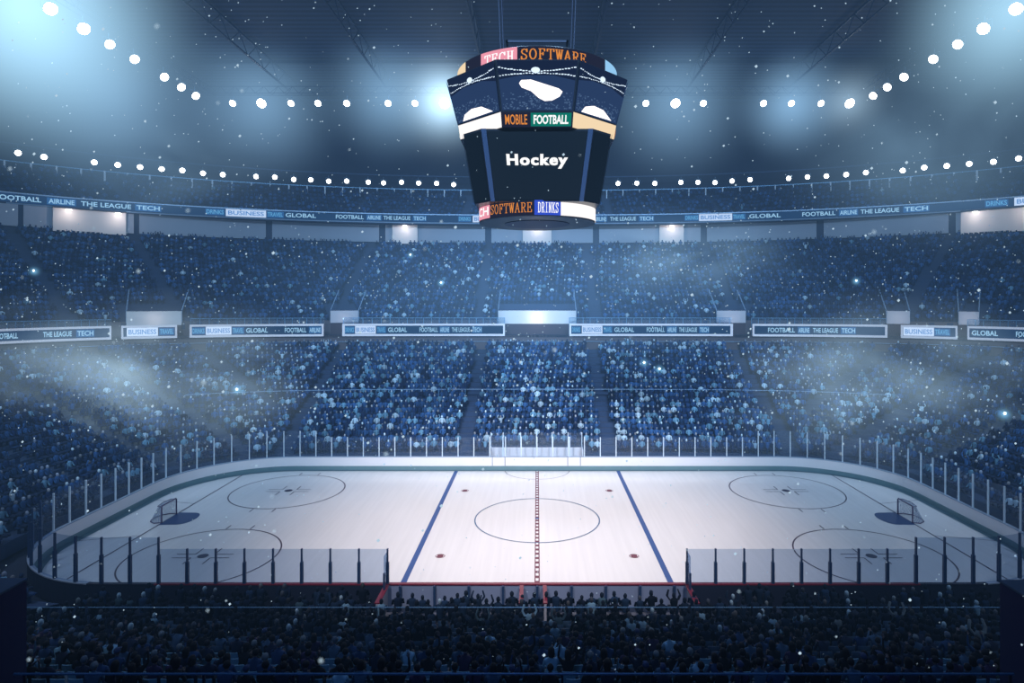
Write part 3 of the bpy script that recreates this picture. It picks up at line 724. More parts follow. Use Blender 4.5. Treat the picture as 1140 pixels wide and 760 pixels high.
# detailed seated figures
def seated(pose):
    V = []; E = []; RR = []; T = []
    def nd(p, r, t, par=None):
        V.append(Vector(p)); RR.append(r); T.append(t)
        if par is not None: E.append((par, len(V)-1))
        return len(V)-1
    lean = {'lap':0,'lean':.28,'cheer':0,'wave':.05,'fold':.02,'clap':.08}[pose]
    def tl(x, y, z): dz = z-.5; return (x, y+dz*lean, z-dz*lean*lean*.5)
    pel = nd((0,0,.55),.15,'top'); sp = nd(tl(0,-.02,.74),.145,'top',pel); ch = nd(tl(0,-.01,.93),.155,'top',sp)
    nb = nd(tl(0,.0,1.06),.075,'top',ch); nk = nd(tl(0,.015,1.12),.052,'skin',nb)
    h1 = nd(tl(0,.04,1.185),.07,'skin',nk); h2 = nd(tl(0,.04,1.26),.088,'skin',h1); h3 = nd(tl(0,.035,1.325),.06,'skin',h2)
    nose = nd(tl(0,.135,1.235),.016,'skin',h2)
    head = Vector(tl(0,.035,1.25))
    for s in (-1,1):
        ear = nd(tl(s*.095,.03,1.24),.016,'skin',h2)
        sh = nd(tl(s*.185,-.01,1.0),.07,'top',ch)
        P = {'lap':((s*.25,.06,.76),(s*.13,.3,.66)),'lean':((s*.24,.26,.66),(s*.08,.44,.80)),'cheer':((s*.31,.05,1.14),(s*.26,.12,1.40)),
             'wave':(((.31,.05,1.14),(.28,.1,1.4)) if s > 0 else ((-.25,.06,.76),(-.13,.3,.66))),'fold':((s*.25,.09,.78),(-s*.06,.2,.83)),'clap':((s*.24,.15,.85),(s*.06,.36,1.02))}[pose]
        el = nd(P[0],.045,'top',sh); wr = nd(P[1],.028,'top',el)
        d = (Vector(P[1])-Vector(P[0])).normalized(); u = d.cross(Vector((0,0,1))).normalized() if abs(d.z) < .9 else Vector((1,0,0)); w = d.cross(u)
        pm_ = nd(Vector(P[1])+d*.06,.03,'skin',wr)
        for fi in range(4):
            off = u*(-.03+.02*fi); Lf = (.065,.078,.074,.058)[fi]
            a = nd(Vector(P[1])+d*.10+off,.0095,'skin',pm_); nd(Vector(P[1])+d*(.10+Lf)+off*1.25+w*.015,.0075,'skin',a)
        th = nd(Vector(P[1])+d*.065-u*.045*s,.011,'skin',pm_); nd(Vector(P[1])+d*.10-u*.062*s,.009,'skin',th)
        hp = nd((s*.10,.06,.53),.095,'leg',pel); kn = nd((s*.13,.45,.50),.062,'leg',hp); an = nd((s*.13,.43,.12),.042,'leg',kn); nd((s*.14,.58,.06),.04,'shoe',an)
    me = bpy.data.meshes.new('sk'); me.from_pydata([tuple(v) for v in V], E, []); o = bpy.data.objects.new('sk', me); COL.objects.link(o)
    o.modifiers.new('s','SKIN'); o.modifiers.new('d','SUBSURF').levels = 1
    for i, sv_ in enumerate(me.skin_vertices[0].data): sv_.radius = (RR[i],RR[i]*(.8 if T[i] == 'top' and i < 3 else 1)); sv_.use_root = (i == 0)
    dg = bpy.context.evaluated_depsgraph_get(); m2 = bpy.data.meshes.new_from_object(o.evaluated_get(dg))
    bpy.data.objects.remove(o)
    A = np.array([tuple(v) for v in V]); idx = []
    for p_ in m2.polygons:
        c = np.array(tuple(p_.center)); j = int(np.argmin(((A-c)**2).sum(1)-np.array(RR)**2)); idx.append({'top':0,'skin':1,'leg':2,'shoe':3}[T[j]])
    m2.polygons.foreach_set('use_smooth', [True]*len(idx))
    return m2, idx, head, lean
def hair_mesh(head, lean, style):
    bm = bmesh.new(); bmesh.ops.create_uvsphere(bm, u_segments=14, v_segments=10, radius=1)
    kill = [v for v in bm.verts if (v.co.y > .25 and v.co.z < .35) or v.co.z < (-.75 if style != 'cap' else -.05)]
    bmesh.ops.delete(bm, geom=kill, context='VERTS')
    for v in bm.verts:
        v.co = Vector((v.co.x*.103, v.co.y*.115, v.co.z*.108))
        if style == 'long' and v.co.z < 0: v.co.z *= 2.6; v.co.y -= .03; v.co.x *= 1.15
        v.co += head+Vector((0,-.008,.012))
    if style == 'cap':
        q = [bm.verts.new(head+Vector(t)) for t in ((-.08,.08,.05),(.08,.08,.05),(.06,.2,.035),(-.06,.2,.035))]; bm.faces.new(q)
    me = bpy.data.meshes.new('hair'); bm.to_mesh(me); bm.free()
    me.polygons.foreach_set('use_smooth', [True]*len(me.polygons)); return me
skin = mat('skin', (.13,.10,.11), .7); trouser = mat('trousers', (.01,.014,.03), .9); shoe = mat('shoes', (.01,.01,.015), .7)
TOPS = [('black',(.006,.008,.016)),('dark navy',(.010,.020,.055)),('deep blue',(.02,.06,.16)),('slate blue',(.05,.11,.2)),('pale blue',(.26,.48,.66)),('dark violet',(.03,.018,.07))]
TM = {n: mat('top_'+n.replace(' ','_'), c, .85) for n, c in TOPS}
HAIRS = [('dark','short',(.008,.008,.014)),('dark','long',(.012,.01,.014)),('fair','short',(.16,.19,.22)),('grey','short',(.09,.12,.17)),('capped','cap',(.02,.04,.12))]
HM = {}
poses = ['lap','lean','cheer','wave','fold','clap']; bank = {}
for ps in poses:
    m2, idx, head, lean = seated(ps)
    for tn, _ in TOPS:
        m3 = m2.copy(); m3.materials.clear()
        for q in (TM[tn], skin, trouser, shoe): m3.materials.append(q)
        m3.polygons.foreach_set('material_index', idx); bank[(ps,tn)] = m3
    for hn, st, hc in HAIRS:
        hmm = hair_mesh(head, lean, st); hmm.materials.append(mat('hair_'+hn+st, hc, .8)); HM[(ps,hn,st)] = hmm
seat_m = mat('seat_plastic', (.03,.08,.15), .55); seat_m2 = mat('seat_back_plastic', (.16,.36,.52), .55)
def seat_parts():
    a = MB().box(-.22,.22,-.2,.24,.40,.45)
    a.box(-.20,.20,.2,.25,.36,.42)
    b = MB()
    vs = []; fs = []
    for i in range(5):
        u = -.22+.11*i; cy = -.24-.03*cos(u/.22*pi/2)
        vs += [(u,cy,.44),(u,cy-.03,.86),(u,cy-.06,.86),(u,cy-.035,.44)]
    for i in range(4):
        o = i*4; fs += [(o,o+4,o+5,o+1),(o+1,o+5,o+6,o+2),(o+2,o+6,o+7,o+3),(o+3,o+7,o+4,o)]
    fs += [(0,1,2,3),(19,18,17,16)]
    b.add(vs,fs)
    c = MB().box(-.04,.04,-.1,.06,0,.40).box(-.15,.15,-.12,.08,0,.03)
    return a.mesh('seat_pan',seat_m), b.mesh('backrest',seat_m2), c.mesh('pedestal',darksteel)
SP = seat_parts()
DESC = {'lap':'sitting upright','lean':'leaning forward','cheer':'both arms raised','wave':'one arm raised','fold':'arms folded','clap':'clapping'}
rowsN = []
rowsN.append((30.25, .18, 23.6))
for k in range(13):
    Z = 28.8-.85*k; rowsN.append((Z, near_floor(Z), 25))
near_list = []
for k, (Z, z, hw) in enumerate(rowsN):
    xl, xr = -570/F*Z*1.0, 518/F*Z; lim = 24 if k else 23.6
    if Z <= 18.7: xl, xr = -14.6, 13.2
    x = max(-lim, xl-.2)+random.uniform(0,.4); j = 0
    while x < min(lim, xr+.2):
        near_list.append((k, j, x, Z+CY, z)); x += .57; j += 1
Ztot = len(near_list)
# rows counted from the front; the nearest rows are built one by one
near_list.sort(key=lambda t: (-t[0], t[1]))
cntP = cntS = 0
for (k, j, x, y, z) in near_list:
    occ = random.random() < .74
    rowname = ORD[13-k]+' row up from the bottom rail' if k else 'front row'
    back = 13-k
    rn = f'{ordn(back)} nearest row'
    if cntS < 300:
        s = empty('stadium_seat', (x,y,z), 0, f'blue stadium seat, {ordn(j)} seat from left, {rn}', 'seat', 'stadium seats of the near stand')
        place('seat_pan', SP[0], s); place('backrest', SP[1], s); place('pedestal', SP[2], s); cntS += 1
    elif k:
        push(seats, SEATV, SEATF, seat_cols((.02,.05,.1)), x, y, z, 0)
    if not occ: continue
    if cntP < 300:
        ps = random.choices(poses, [6,4,.5,.7,2,1])[0]; tn, _ = random.choices(TOPS, [10,6,4,2,1.0,2])[0]; hn, st, hc = random.choices(HAIRS, [8,4,1.0,.8,1])[0]
        hw_ = {'dark':'dark haired','fair':'fair haired','grey':'grey haired','capped':'capped'}[hn]
        if st == 'long': hw_ = 'long haired'
        pr = empty('person', (x+random.uniform(-.04,.04), y, z), random.uniform(-.2,.2), f'{hw_} person, {tn} top, {DESC[ps]}, {ordn(j)} seat, {rn}', 'person', 'spectators of the near stand')
        sc_ = random.uniform(.95,1.08); pr.scale = (sc_,)*3
        place('body', bank[(ps,tn)], pr); place('hair', HM[(ps,hn,st)], pr); cntP += 1
    else:
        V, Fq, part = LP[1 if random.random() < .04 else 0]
        C = person_cols(part, .12); C[:,:3] *= .2  # tints cut down so figures read as unlit silhouettes
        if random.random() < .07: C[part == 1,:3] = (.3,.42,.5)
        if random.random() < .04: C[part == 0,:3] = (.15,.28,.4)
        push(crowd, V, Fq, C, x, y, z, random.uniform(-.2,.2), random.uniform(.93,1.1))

for (Z, z, x0, x1, oc) in ((31.35,.35,8.3,22.5,.4),(30.55,.30,8.3,24,.55),(31.0,.12,0,7.5,.75)):
    x = -x1
    while x < x1:
        x += .57
        if abs(x) < x0: continue
        if random.random() < oc:
            V, Fq, part = LP[1 if random.random() < .06 else 0]; C = person_cols(part, .1); C[:,:3] *= .3  # same painted dimming for the front rows
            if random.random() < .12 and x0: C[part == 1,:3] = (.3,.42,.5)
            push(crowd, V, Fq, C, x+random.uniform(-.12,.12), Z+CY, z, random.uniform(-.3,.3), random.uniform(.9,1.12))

def flush(store, name, m, label, cat):
    V = np.concatenate(store['v']); Fq = np.concatenate(store['f']); C = np.concatenate(store['c'])
    me = bpy.data.meshes.new(name); me.vertices.add(len(V)); me.vertices.foreach_set('co', V.astype(np.float32).ravel())
    me.loops.add(len(Fq)*4); me.loops.foreach_set('vertex_index', Fq.astype(np.int32).ravel())
    me.polygons.add(len(Fq)); me.polygons.foreach_set('loop_start', np.arange(0,len(Fq)*4,4,dtype=np.int32))
    me.update(calc_edges=True)
    at = me.color_attributes.new('tint','FLOAT_COLOR','POINT'); at.data.foreach_set('color', C.astype(np.float32).ravel())
    me.materials.append(m)
    o = bpy.data.objects.new(name, me); COL.objects.link(o); tag(o, label, cat, None, 'stuff')
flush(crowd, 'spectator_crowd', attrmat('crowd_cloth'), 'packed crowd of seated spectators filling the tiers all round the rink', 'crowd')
flush(seats, 'stadium_seats', attrmat('seat_stuff',.6), 'rows of blue stadium seats under the distant crowd', 'seats')

# ------------------------------------------------------------------ scoreboard
sb = empty('scoreboard', (0,0,21.7), 0, 'large hanging black scoreboard cube reading Hockey above centre ice', 'scoreboard')
SB = Vector((0,0,21.7))
black = mat('board_black', (.012,.016,.026), .35); screen_m = mat('screen_dark', (.003,.006,.010), .35, spec=.2, emit=(.3,.6,.7), es=.003)
frame_b = mat('board_frame', (.02,.045,.11), .5, .1)
def octa(a, b, z): return [(-a,-b,z),(a,-b,z),(b,-a,z),(b,a,z),(a,b,z),(-a,b,z),(-b,a,z),(-b,-a,z)]
def frustum(a0,b0,z0,a1,b1,z1,name,m,cap=True):
    v = octa(a0,b0,z0)+octa(a1,b1,z1); f = [(i,(i+1) % 8,8+(i+1) % 8,8+i) for i in range(8)]
    if cap: f += [tuple(range(8))[::-1], tuple(range(8,16))]
    mb = MB().add(v,f); mb.xform(Matrix.Translation(-SB)); return mb.build(name, m, sb)
LO = (3.09,4.26,22.7); LT = (3.68,5.0,27.35); UB = (2.28,5.35,27.35); UM = (2.34,5.5,28.3); UT = (2.68,6.3,31.4)
frustum(LO[0],LO[1],LO[2],LT[0],LT[1],LT[2],'lower_body',black)
frustum(UB[0]-.04,UB[1]-.06,27.3,UT[0]-.04,UT[1]-.06,31.42,'upper_body',black)
def face_quad(a0,b0,z0,a1,b1,z1,i):
    v0, v1 = octa(a0,b0,z0), octa(a1,b1,z1); j = (i+1) % 8
    return [Vector(v0[i]),Vector(v0[j]),Vector(v1[j]),Vector(v1[i])]
def on_face(q, out=.05):
    nrm = (q[1]-q[0]).cross(q[3]-q[0]).normalized()
    def fn(u, v, o=0): return (q[0].lerp(q[1],u)).lerp(q[3].lerp(q[2],u), v)+nrm*(out+o)-SB
    return fn
def patch(fn, u0,u1,v0,v1,name,m,par,o=0,shape=None):
    pts = shape or [(u0,v0),(u1,v0),(u1,v1),(u0,v1)]
    mb = MB(); mb.add([fn(u,v,o) for u,v in pts],[tuple(range(len(pts)))]); return mb.build(name, m, par)
sky_m = emat('video_blue', (.018,.04,.11), 1.); sky_d = emat('video_dark', (.006,.012,.04), 1.); vid_w = emat('video_white', (1,.93,.93), 1.6); vid_l = emat('video_lights', (.7,.85,1.), 1.3)
sk_crowd = emat('video_crowd', (.07,.13,.25), 1.)
green = emat('led_green', (.0,.18,.13), 1.); orange = emat('led_orange', (.8,.27,.04), 1.); pink = emat('led_pink', (.9,.33,.42), 1.); lblue = emat('led_blue', (.03,.08,.62), 1.); cream = emat('led_cream', (.95,.72,.45), 1.); wht = emat('led_bright', (1.,.95,.93), 1.1); dk = emat('led_black', (.012,.012,.03), 1.); wtxt = emat('led_text_white', (1,1,1), 1.1); cyan = emat('led_cyan', (.3,.6,.9), 1.)
for i in range(8):
    # lower screens
    q = face_quad(*LO,*LT,i); fn = on_face(q,.04)
    big = i % 2 == 0
    s = patch(fn,.05,.95,.02,.97,'screen',screen_m,sb,.02)
    if big:
        hk = text_geo('Hockey',.026,1.16); hv, hf = [], []
        for dx in (-.006,0,.006):
            for dy in (-.006,.006):
                o_ = len(hv); hv += [(v_[0]*.97+.015+dx, v_[1]+dy, 0) for v_ in hk[0]]; hf += [tuple(i_+o_ for i_ in f_) for f_ in hk[1]]
        word_on((hv,hf,1), lambda x,y: fn(.20+.6*x,.455+.20*y,.06), 'lettering', wtxt, s)
        for u in (.0,.955): patch(fn,u,u+.045,0,1,'frame_bar',frame_b,sb,.05)
    # middle strip
    q = face_quad(*UB,*UM,i); fm = on_face(q,.03)
    st = patch(fm,0,1,0,1,'ticker_strip',dk if big else (wht if i in (5,7,3) else cream),sb,.0)
    if big:
        g = patch(fm,.41,.98,.06,.94,'word_panel',green,st,.02)
        word_on(text_geo('FOOTBALL',.03), lambda x,y: fm(.45+.49*x,.2+.6*y,.05),'lettering',wtxt,st)
        word_on(text_geo('MOBILE',.01), lambda x,y: fm(.05+.31*x,.17+.66*y,.05),'lettering',orange,st)
    # upper video screens
    q = face_quad(*UM,*UT,i); fv = on_face(q,.03)
    vs_ = patch(fv,.02,.98,.03,.98,'video_screen',sky_m,sb,.02)
    patch(fv,0,0,0,0,'video_image',sky_d,vs_,.03,[(.02,.62),(.3,.7),(.7,.7),(.98,.60),(.98,.98),(.02,.98)])
    if big: rk = [(.27,.55),(.30,.61),(.42,.62),(.78,.45),(.83,.39),(.80,.30),(.70,.22),(.60,.21),(.52,.27),(.42,.40),(.30,.47)]
    else: rk = [(.15,.05),(.22,.17),(.4,.24),(.62,.22),(.85,.06)]
    patch(fv,0,0,0,0,'video_image',vid_w,vs_,.05,rk)
    mb = MB(); rr_ = random.Random(i)
    for t in range(26):
        u = .04+.92*t/25
        for (vv, arc) in ((.86,-.08),(.68,.06)):
            v = vv+arc*(1-(2*u-1)**2)+rr_.uniform(-.006,.006); d = .009+.007*rr_.random()
            mb.add([fv(u-d,v-d*.7,.05),fv(u+d,v-d*.7,.05),fv(u+d,v+d*.7,.05),fv(u-d,v+d*.7,.05)],[(0,1,2,3)])
    for t in range(12):
        a = 2*pi*t/12
    mb.add([fv(.48+.055*cos(2*pi*t/12),.80+.055*sin(2*pi*t/12),.06) for t in range(12)],[tuple(range(12))])
    mb.build('video_image', vid_l, vs_)
    mb = MB()
    for t in range(170):
        u = rr_.uniform(.04,.96); v = .06+.34*rr_.random()**1.3*(1-.2*abs(u-.5)); d = rr_.uniform(.005,.012)
        mb.add([fv(u-d,v-d,.04),fv(u+d,v-d,.04),fv(u+d,v+d,.04),fv(u-d,v+d,.04)],[(0,1,2,3)])
    mb.build('video_image', sk_crowd, vs_)
def rings_band(Rr, z0, z1, a0, a1, name, m, par, out=0, n=None):
    n = n or max(3, int(abs(a1-a0)*24)); mb = MB(); vs = []
    for i in range(n+1):
        a = a0+(a1-a0)*i/n; vs += [((Rr+out)*sin(a),-(Rr+out)*cos(a),z0-SB.z),((Rr+out)*sin(a),-(Rr+out)*cos(a),z1-SB.z)]
    mb.add(vs,[(2*i,2*i+2,2*i+3,2*i+1) for i in range(n)]); return mb.build(name, m, par)
def cyl(Rr,z0,z1,name,m):
    n = 64; v = [(Rr*cos(2*pi*k/n),Rr*sin(2*pi*k/n),z-SB.z) for z in (z0,z1) for k in range(n)]
    MB().add(v,[(k,(k+1) % n,n+(k+1) % n,n+k) for k in range(n)]+[tuple(range(n))[::-1],tuple(range(n,2*n))]).build(name,m,sb)
cyl(4.24,21.7,22.9,'bottom_ring',black); cyl(5.78,31.35,32.5,'top_ring',black)
cyl(2.4,21.66,21.7,'underside_hatch',frame_b)
def px_ang(Rr, px):      # angle round the ring of radius Rr facing the camera for a given direction
    lo, hi = -1.35, 1.35
    for _ in range(40):
        m_ = (lo+hi)/2
        if Rr*sin(m_)/(-Rr*cos(m_)-CY) < (px-VX)/F: lo = m_
        else: hi = m_
    return (lo+hi)/2
Rb = 4.24
bt = rings_band(Rb,21.78,22.82,-1.6,1.6,'ticker_strip',dk,sb,.02)
def ringword(Rr, w, p0, p1, z0, z1, m, par, geo):
    a0, a1 = px_ang(Rr,p0), px_ang(Rr,p1)
    word_on(geo, lambda x,y: ((Rr+.09)*sin(a0+(a1-a0)*x), -(Rr+.09)*cos(a0+(a1-a0)*x), z0+(z1-z0)*y-SB.z), 'lettering', m, par)
def ringpanel(Rr, p0, p1, z0, z1, m, par): rings_band(Rr,z0,z1,px_ang(Rr,p0),px_ang(Rr,p1),'word_panel',m,par,.05)
ringpanel(Rb,533,546,21.8,22.8,pink,bt); ringpanel(Rb,595,624,21.8,22.8,lblue,bt); rings_band(Rb,21.8,22.8,px_ang(Rb,624),1.6,'word_panel',wht,bt,.05)
ringword(Rb,'CH',535,545,22.0,22.6,wtxt,bt,text_geo('CH',.02))
ringword(Rb,'SOFTWARE',547,593,22.0,22.62,orange,bt,serif_geo('SOFTWARE'))
ringword(Rb,'DRINKS',598.5,621.5,21.98,22.62,wtxt,bt,serif_geo('DRINKS',.17))
Rt = 5.78
tt = rings_band(Rt,31.4,32.45,-1.7,1.7,'ticker_strip',dk,sb,.02)
ringpanel(Rt,536,576,31.4,32.45,pink,tt); ringword(Rt,'TECH',540,573,31.55,32.2,wtxt,tt,serif_geo('TECH',.16))
ringword(Rt,'SOFTWARE',579,652,31.6,32.25,orange,tt,serif_geo('SOFTWARE',.15))
rings_band(Rt,31.4,32.45,-1.9,px_ang(Rt,519),'word_panel',cream,tt,.05); rings_band(Rt,31.4,32.45,px_ang(Rt,673),1.9,'word_panel',cyan,tt,.05)
# hangers
for (x,y) in ((-2.5,-2.5),(2.5,-2.5),(2.5,2.5),(-2.5,2.5)):
    MB().tube([(x,y,32.4-SB.z),(x*1.3,y*1.3,51.9-SB.z)], .05, 6).build('hanging_cable', darksteel, sb)
mb = MB()
for z in (32.5,34.2):
    mb.box(-2.2,2.2,-2.2,-2.05,z-SB.z,z+.15-SB.z); mb.box(-2.2,2.2,2.05,2.2,z-SB.z,z+.15-SB.z); mb.box(-2.2,-2.05,-2.2,2.2,z-SB.z,z+.15-SB.z); mb.box(2.05,2.2,-2.2,2.2,z-SB.z,z+.15-SB.z)
mb.build('lifting_frame', darksteel, sb)

# ------------------------------------------------------------------ floodlights
def flood_meshes(r, nm, lm):
    n = 16
    lens = MB().add([(r*cos(2*pi*k/n), -.02, r*sin(2*pi*k/n)) for k in range(n)]+[(0,-.02-r*.15,0)], [(k,(k+1) % n,n) for k in range(n)])
    h = MB(); rr2 = [(r*1.08,0),(r*1.1,.1),(r*.7,.6),(r*.3,.8)]
    h.add([(a*cos(2*pi*k/n), y, a*sin(2*pi*k/n)) for a, y in rr2 for k in range(n)],
          [(i*n+k,i*n+(k+1) % n,(i+1)*n+(k+1) % n,(i+1)*n+k) for i in range(3) for k in range(n)]+[tuple(3*n+k for k in range(n))])
    b = MB().tube([(-r*1.2,.3,0),(-r*1.2,.3,r*1.5),(r*1.2,.3,r*1.5),(r*1.2,.3,0)], .05, 5).tube([(0,.3,r*1.5),(0,.3,r*1.5+.6)], .06, 5)
    return lens.mesh('lens', lm), h.mesh('housing', darksteel), b.mesh('bracket', mat('bracket_steel',(.2,.3,.42),.4,.4))
FM = flood_meshes(.55,'f',lens_m); FS = flood_meshes(.50,'s',lens_m); FB = flood_meshes(.62,'b',emat('lamp_lens_hot',(1,1,1),26.))
def flood(loc, tilt, rz, lab, grp, M, sc=1.):
    e = empty('floodlight', loc, rz, lab, 'floodlight', grp)
    e.scale = (sc,)*3
    for nm, me in zip(('lens','housing','bracket'), M):
        o = place(nm, me, e); 
        if nm != 'bracket': o.rotation_euler = (tilt,0,0)
    return e
# far truss row
ZF = 95.; yF = ZF+CY; zF = CZ+219*ZF/F
far_px = [259,291,324,354,386,432,462,495,530,566,600,633,668,719,752,783,850,881,914,946]
ii = 0
for i, px in enumerate(far_px):
    hot = px in (495,); big = px in (291,752,946,495)
    flood(((px-VX)*ZF/F, yF, zF), R(35), 0, f'round glowing floodlight on the far roof truss, {ordn(i)} from the left' + (', the brightest' if hot else ''), 'floodlights on the far roof truss', FB if big else FM, 1.3 if hot else (1.1 if big else .88))
def truss(name, p0, p1, lab, h=1.2):
    g = empty(name, tuple((Vector(p0)+Vector(p1))/2), 0, lab, 'lighting truss')
    p0, p1 = Vector(p0)-g.location, Vector(p1)-g.location; d = p1-p0; n = int(d.length/2.2); s = d.normalized().cross(Vector((0,0,1)))*.5
    mb = MB(); mb.tube([p0+s,p1+s], .06, 4); mb.tube([p0-s,p1-s], .06, 4); mb.build('bottom_chord', beam_m, g)
    MB().tube([p0+Vector((0,0,h)),p1+Vector((0,0,h))], .07, 4).build('top_chord', beam_m, g)
    mb = MB(); up = Vector((0,0,h))
    for k in range(n):
        a = p0+d*(k/n); b = p0+d*((k+.5)/n); c = p0+d*((k+1)/n)
        mb.tube([a+s,b+up,c+s], .035, 4, False); mb.tube([a-s,b+up,c-s], .035, 4, False)
    mb.build('lattice', beam_m, g)
    mb = MB()
    for k in range(6):
        q = p0+d*(k/5); mb.tube([q+up, Vector((q.x,q.y,52.0-g.location.z))], .04, 4)
    mb.build('suspension_rods', beam_m, g)
truss('lighting_truss', (-52,yF+.3,zF+1.5), (52,yF+.3,zF+1.5), 'long steel lighting truss across the far roof')
sideZ = [91.5,87.8,83.8,77.6,73.1,68.9,64.2,59.8,55.4,51.]
for s, side, XX in ((-1,'left',-50.4),(1,'right',49.6)):
    truss('lighting_truss', (XX,CY+96,zF+1.5), (XX,CY+45,zF+1.5), f'long steel lighting truss along the {side} side of the roof')
    for i, Z in enumerate(sideZ):
        flood((XX,Z+CY,zF), R(35), -s*R(60), f'angled floodlight on the {side} roof truss, {ordn(i)} from the far end', f'floodlights on the {side} roof truss', FB if i >= 5 else FM, 1.)
# ring of lamps above the top tier
P6 = (91.,66.5,2.25)
ring_px = [20,49,105,131,156,180,203,226,248,285,306,327,346,366,386,410,427,447,466,486,505,668,688,709,729,758,777,796,815,835,878,899,920,942,964,1005,1029,1054,1079,1106,1134]
for i, px in enumerate(ring_px):
    ph = phi_at(P6,px); q = pt(P6,ph,37.0+random.uniform(-.15,.15)); t = atan2(q.y,q.x)
    flood(tuple(q), R(18), atan2(-q.x*.5+0, 1)*0+(ph-pi/2)*.8, f'small round lamp in the ring above the top tier, {ordn(i)} from the left', 'small lamps above the top tier', FS, .78)
mb = MB(); strip(P6,phi_at(P6,1240),phi_at(P6,-100),38.3,38.5,.15,110,mb,off=-.3)
tag(mb.build('lamp_rail', beam_m), 'thin curved steel rail the small lamps hang from', 'rail')

# ------------------------------------------------------------------ lights
W1 = (1.,.90,.88); Bl = (.42,.69,1.)
for x in (-14,14): lamp_point((x,-38,45), 92000, W1, .8, 40, (x*.2,3,0), 1., 'ice_spot')  # unseen near-side spots, added to light the ice and far boards
for x in (-10,10): lamp_point((x,yF-1,zF-1), 40000, W1, .8, 34, (x*.3,2,0), 1., 'ice_spot')
for x in (-38,38): lamp_point((x,-34,44), 24000, (.62,.78,1.), 1., 70, (x*.55,4,0), 1., 'rink_fill')
for x in (-26,26): lamp_point((x,-40,46), 88000, Bl, 1., 60, (x*1.1,50,7), .8, 'bowl_fill')  # unseen bluish lamps added on the near side to front-light the far stands
for x in (-18,18): lamp_point((x,-40,46), 100000, Bl, 1., 52, (-x*.1,50,7), .9, 'bowl_fill')
for x in (-50,50): lamp_point((x*.3,-30,40), 9000, Bl, 1., 80, (x*1.4,20,10), .8, 'bowl_fill')
lamp_point((0,-10,50.5), 9000, (.4,.6,1.), 1., None, None, 1., 'roof_fill')  # weak unseen lamp added to lift the ceiling
# dim light over the near stand
lamp_point((-8,-62,40), 7000, (.2,.42,1.), 2., 80, (0,-24,3), 1., 'near_light')

w = bpy.data.worlds.new('world'); SC.world = w; w.use_nodes = True
w.node_tree.nodes['Background'].inputs[0].default_value = (.10,.22,.5,1); w.node_tree.nodes['Background'].inputs[1].default_value = .05

# ------------------------------------------------------------------ haze
def volume_box(name, mb, col, strength, absorb, lab):
    m = bpy.data.materials.new(name); m.use_nodes = True; nt = m.node_tree; nt.nodes.clear()
    e = nt.nodes.new('ShaderNodeEmission'); e.inputs[0].default_value = (*col,1); e.inputs[1].default_value = strength
    a = nt.nodes.new('ShaderNodeVolumeAbsorption'); a.inputs[0].default_value = (.5,.5,.5,1); a.inputs[1].default_value = absorb
    s = nt.nodes.new('ShaderNodeAddShader'); o = nt.nodes.new('ShaderNodeOutputMaterial')
    nt.links.new(e.outputs[0], s.inputs[0]); nt.links.new(a.outputs[0], s.inputs[1]); nt.links.new(s.outputs[0], o.inputs['Volume'])
    return tag(mb.build(name, m), lab, 'haze', None, 'stuff')
volume_box('haze', MB().box(-105,105,-30,80,2.5,52.4), (.19,.42,.80), .0010, .0035, 'thin blue haze filling the whole arena')  # haze brightness is its own emission, no lamp light scatters in it
def glow(loc, rad3, col, strength, lab, noise=0., nscale=2., seed=0., power=2., name='haze_glow', thr=(.35,.75)):  # self-glowing volume painting lamp glare and lit smoke
    bm = bmesh.new(); bmesh.ops.create_icosphere(bm, subdivisions=3, radius=1)
    me = bpy.data.meshes.new(name); bm.to_mesh(me); bm.free()
    m = bpy.data.materials.new(name); m.use_nodes = True; nt = m.node_tree; nt.nodes.clear(); N = nt.nodes.new; Lk = nt.links.new
    tc = N('ShaderNodeTexCoord'); ln = N('ShaderNodeVectorMath'); ln.operation = 'LENGTH'
    Lk(tc.outputs['Object'], ln.inputs[0])
    r = N('ShaderNodeMapRange'); r.inputs[1].default_value = 1.; r.inputs[2].default_value = 0.; r.inputs[3].default_value = 0; r.inputs[4].default_value = 1
    Lk(ln.outputs['Value'], r.inputs[0]); p_ = N('ShaderNodeMath'); p_.operation = 'POWER'; p_.inputs[1].default_value = power; Lk(r.outputs[0], p_.inputs[0])
    out = p_
    if noise:
        mp = N('ShaderNodeMapping'); mp.inputs['Location'].default_value = (seed,seed*.7,0); Lk(tc.outputs['Object'], mp.inputs[0])
        nz = N('ShaderNodeTexNoise'); nz.inputs['Scale'].default_value = nscale; nz.inputs['Detail'].default_value = 4; nz.inputs['Distortion'].default_value = .6; Lk(mp.outputs[0], nz.inputs['Vector'])
        rr_ = N('ShaderNodeMapRange'); rr_.inputs[1].default_value = thr[0]; rr_.inputs[2].default_value = thr[1]; rr_.inputs[3].default_value = 1-noise; rr_.inputs[4].default_value = 1; Lk(nz.outputs['Fac'], rr_.inputs[0])
        mu = N('ShaderNodeMath'); mu.operation = 'MULTIPLY'; Lk(p_.outputs[0], mu.inputs[0]); Lk(rr_.outputs[0], mu.inputs[1]); out = mu
    ms = N('ShaderNodeMath'); ms.operation = 'MULTIPLY'; ms.inputs[1].default_value = strength; Lk(out.outputs[0], ms.inputs[0])
    e = N('ShaderNodeEmission'); e.inputs[0].default_value = (*col,1); Lk(ms.outputs[0], e.inputs[1])
    o = N('ShaderNodeOutputMaterial'); Lk(e.outputs[0], o.inputs['Volume']); me.materials.append(m)
    ob = bpy.data.objects.new(name, me); COL.objects.link(ob); ob.location = loc; ob.scale = rad3
    return tag(ob, lab, 'haze', None, 'stuff')
def W(px, py, Z): return ((px-VX)*Z/F, Z+CY, CZ+(VY-py)*Z/F)
GC = (.34,.62,.92)
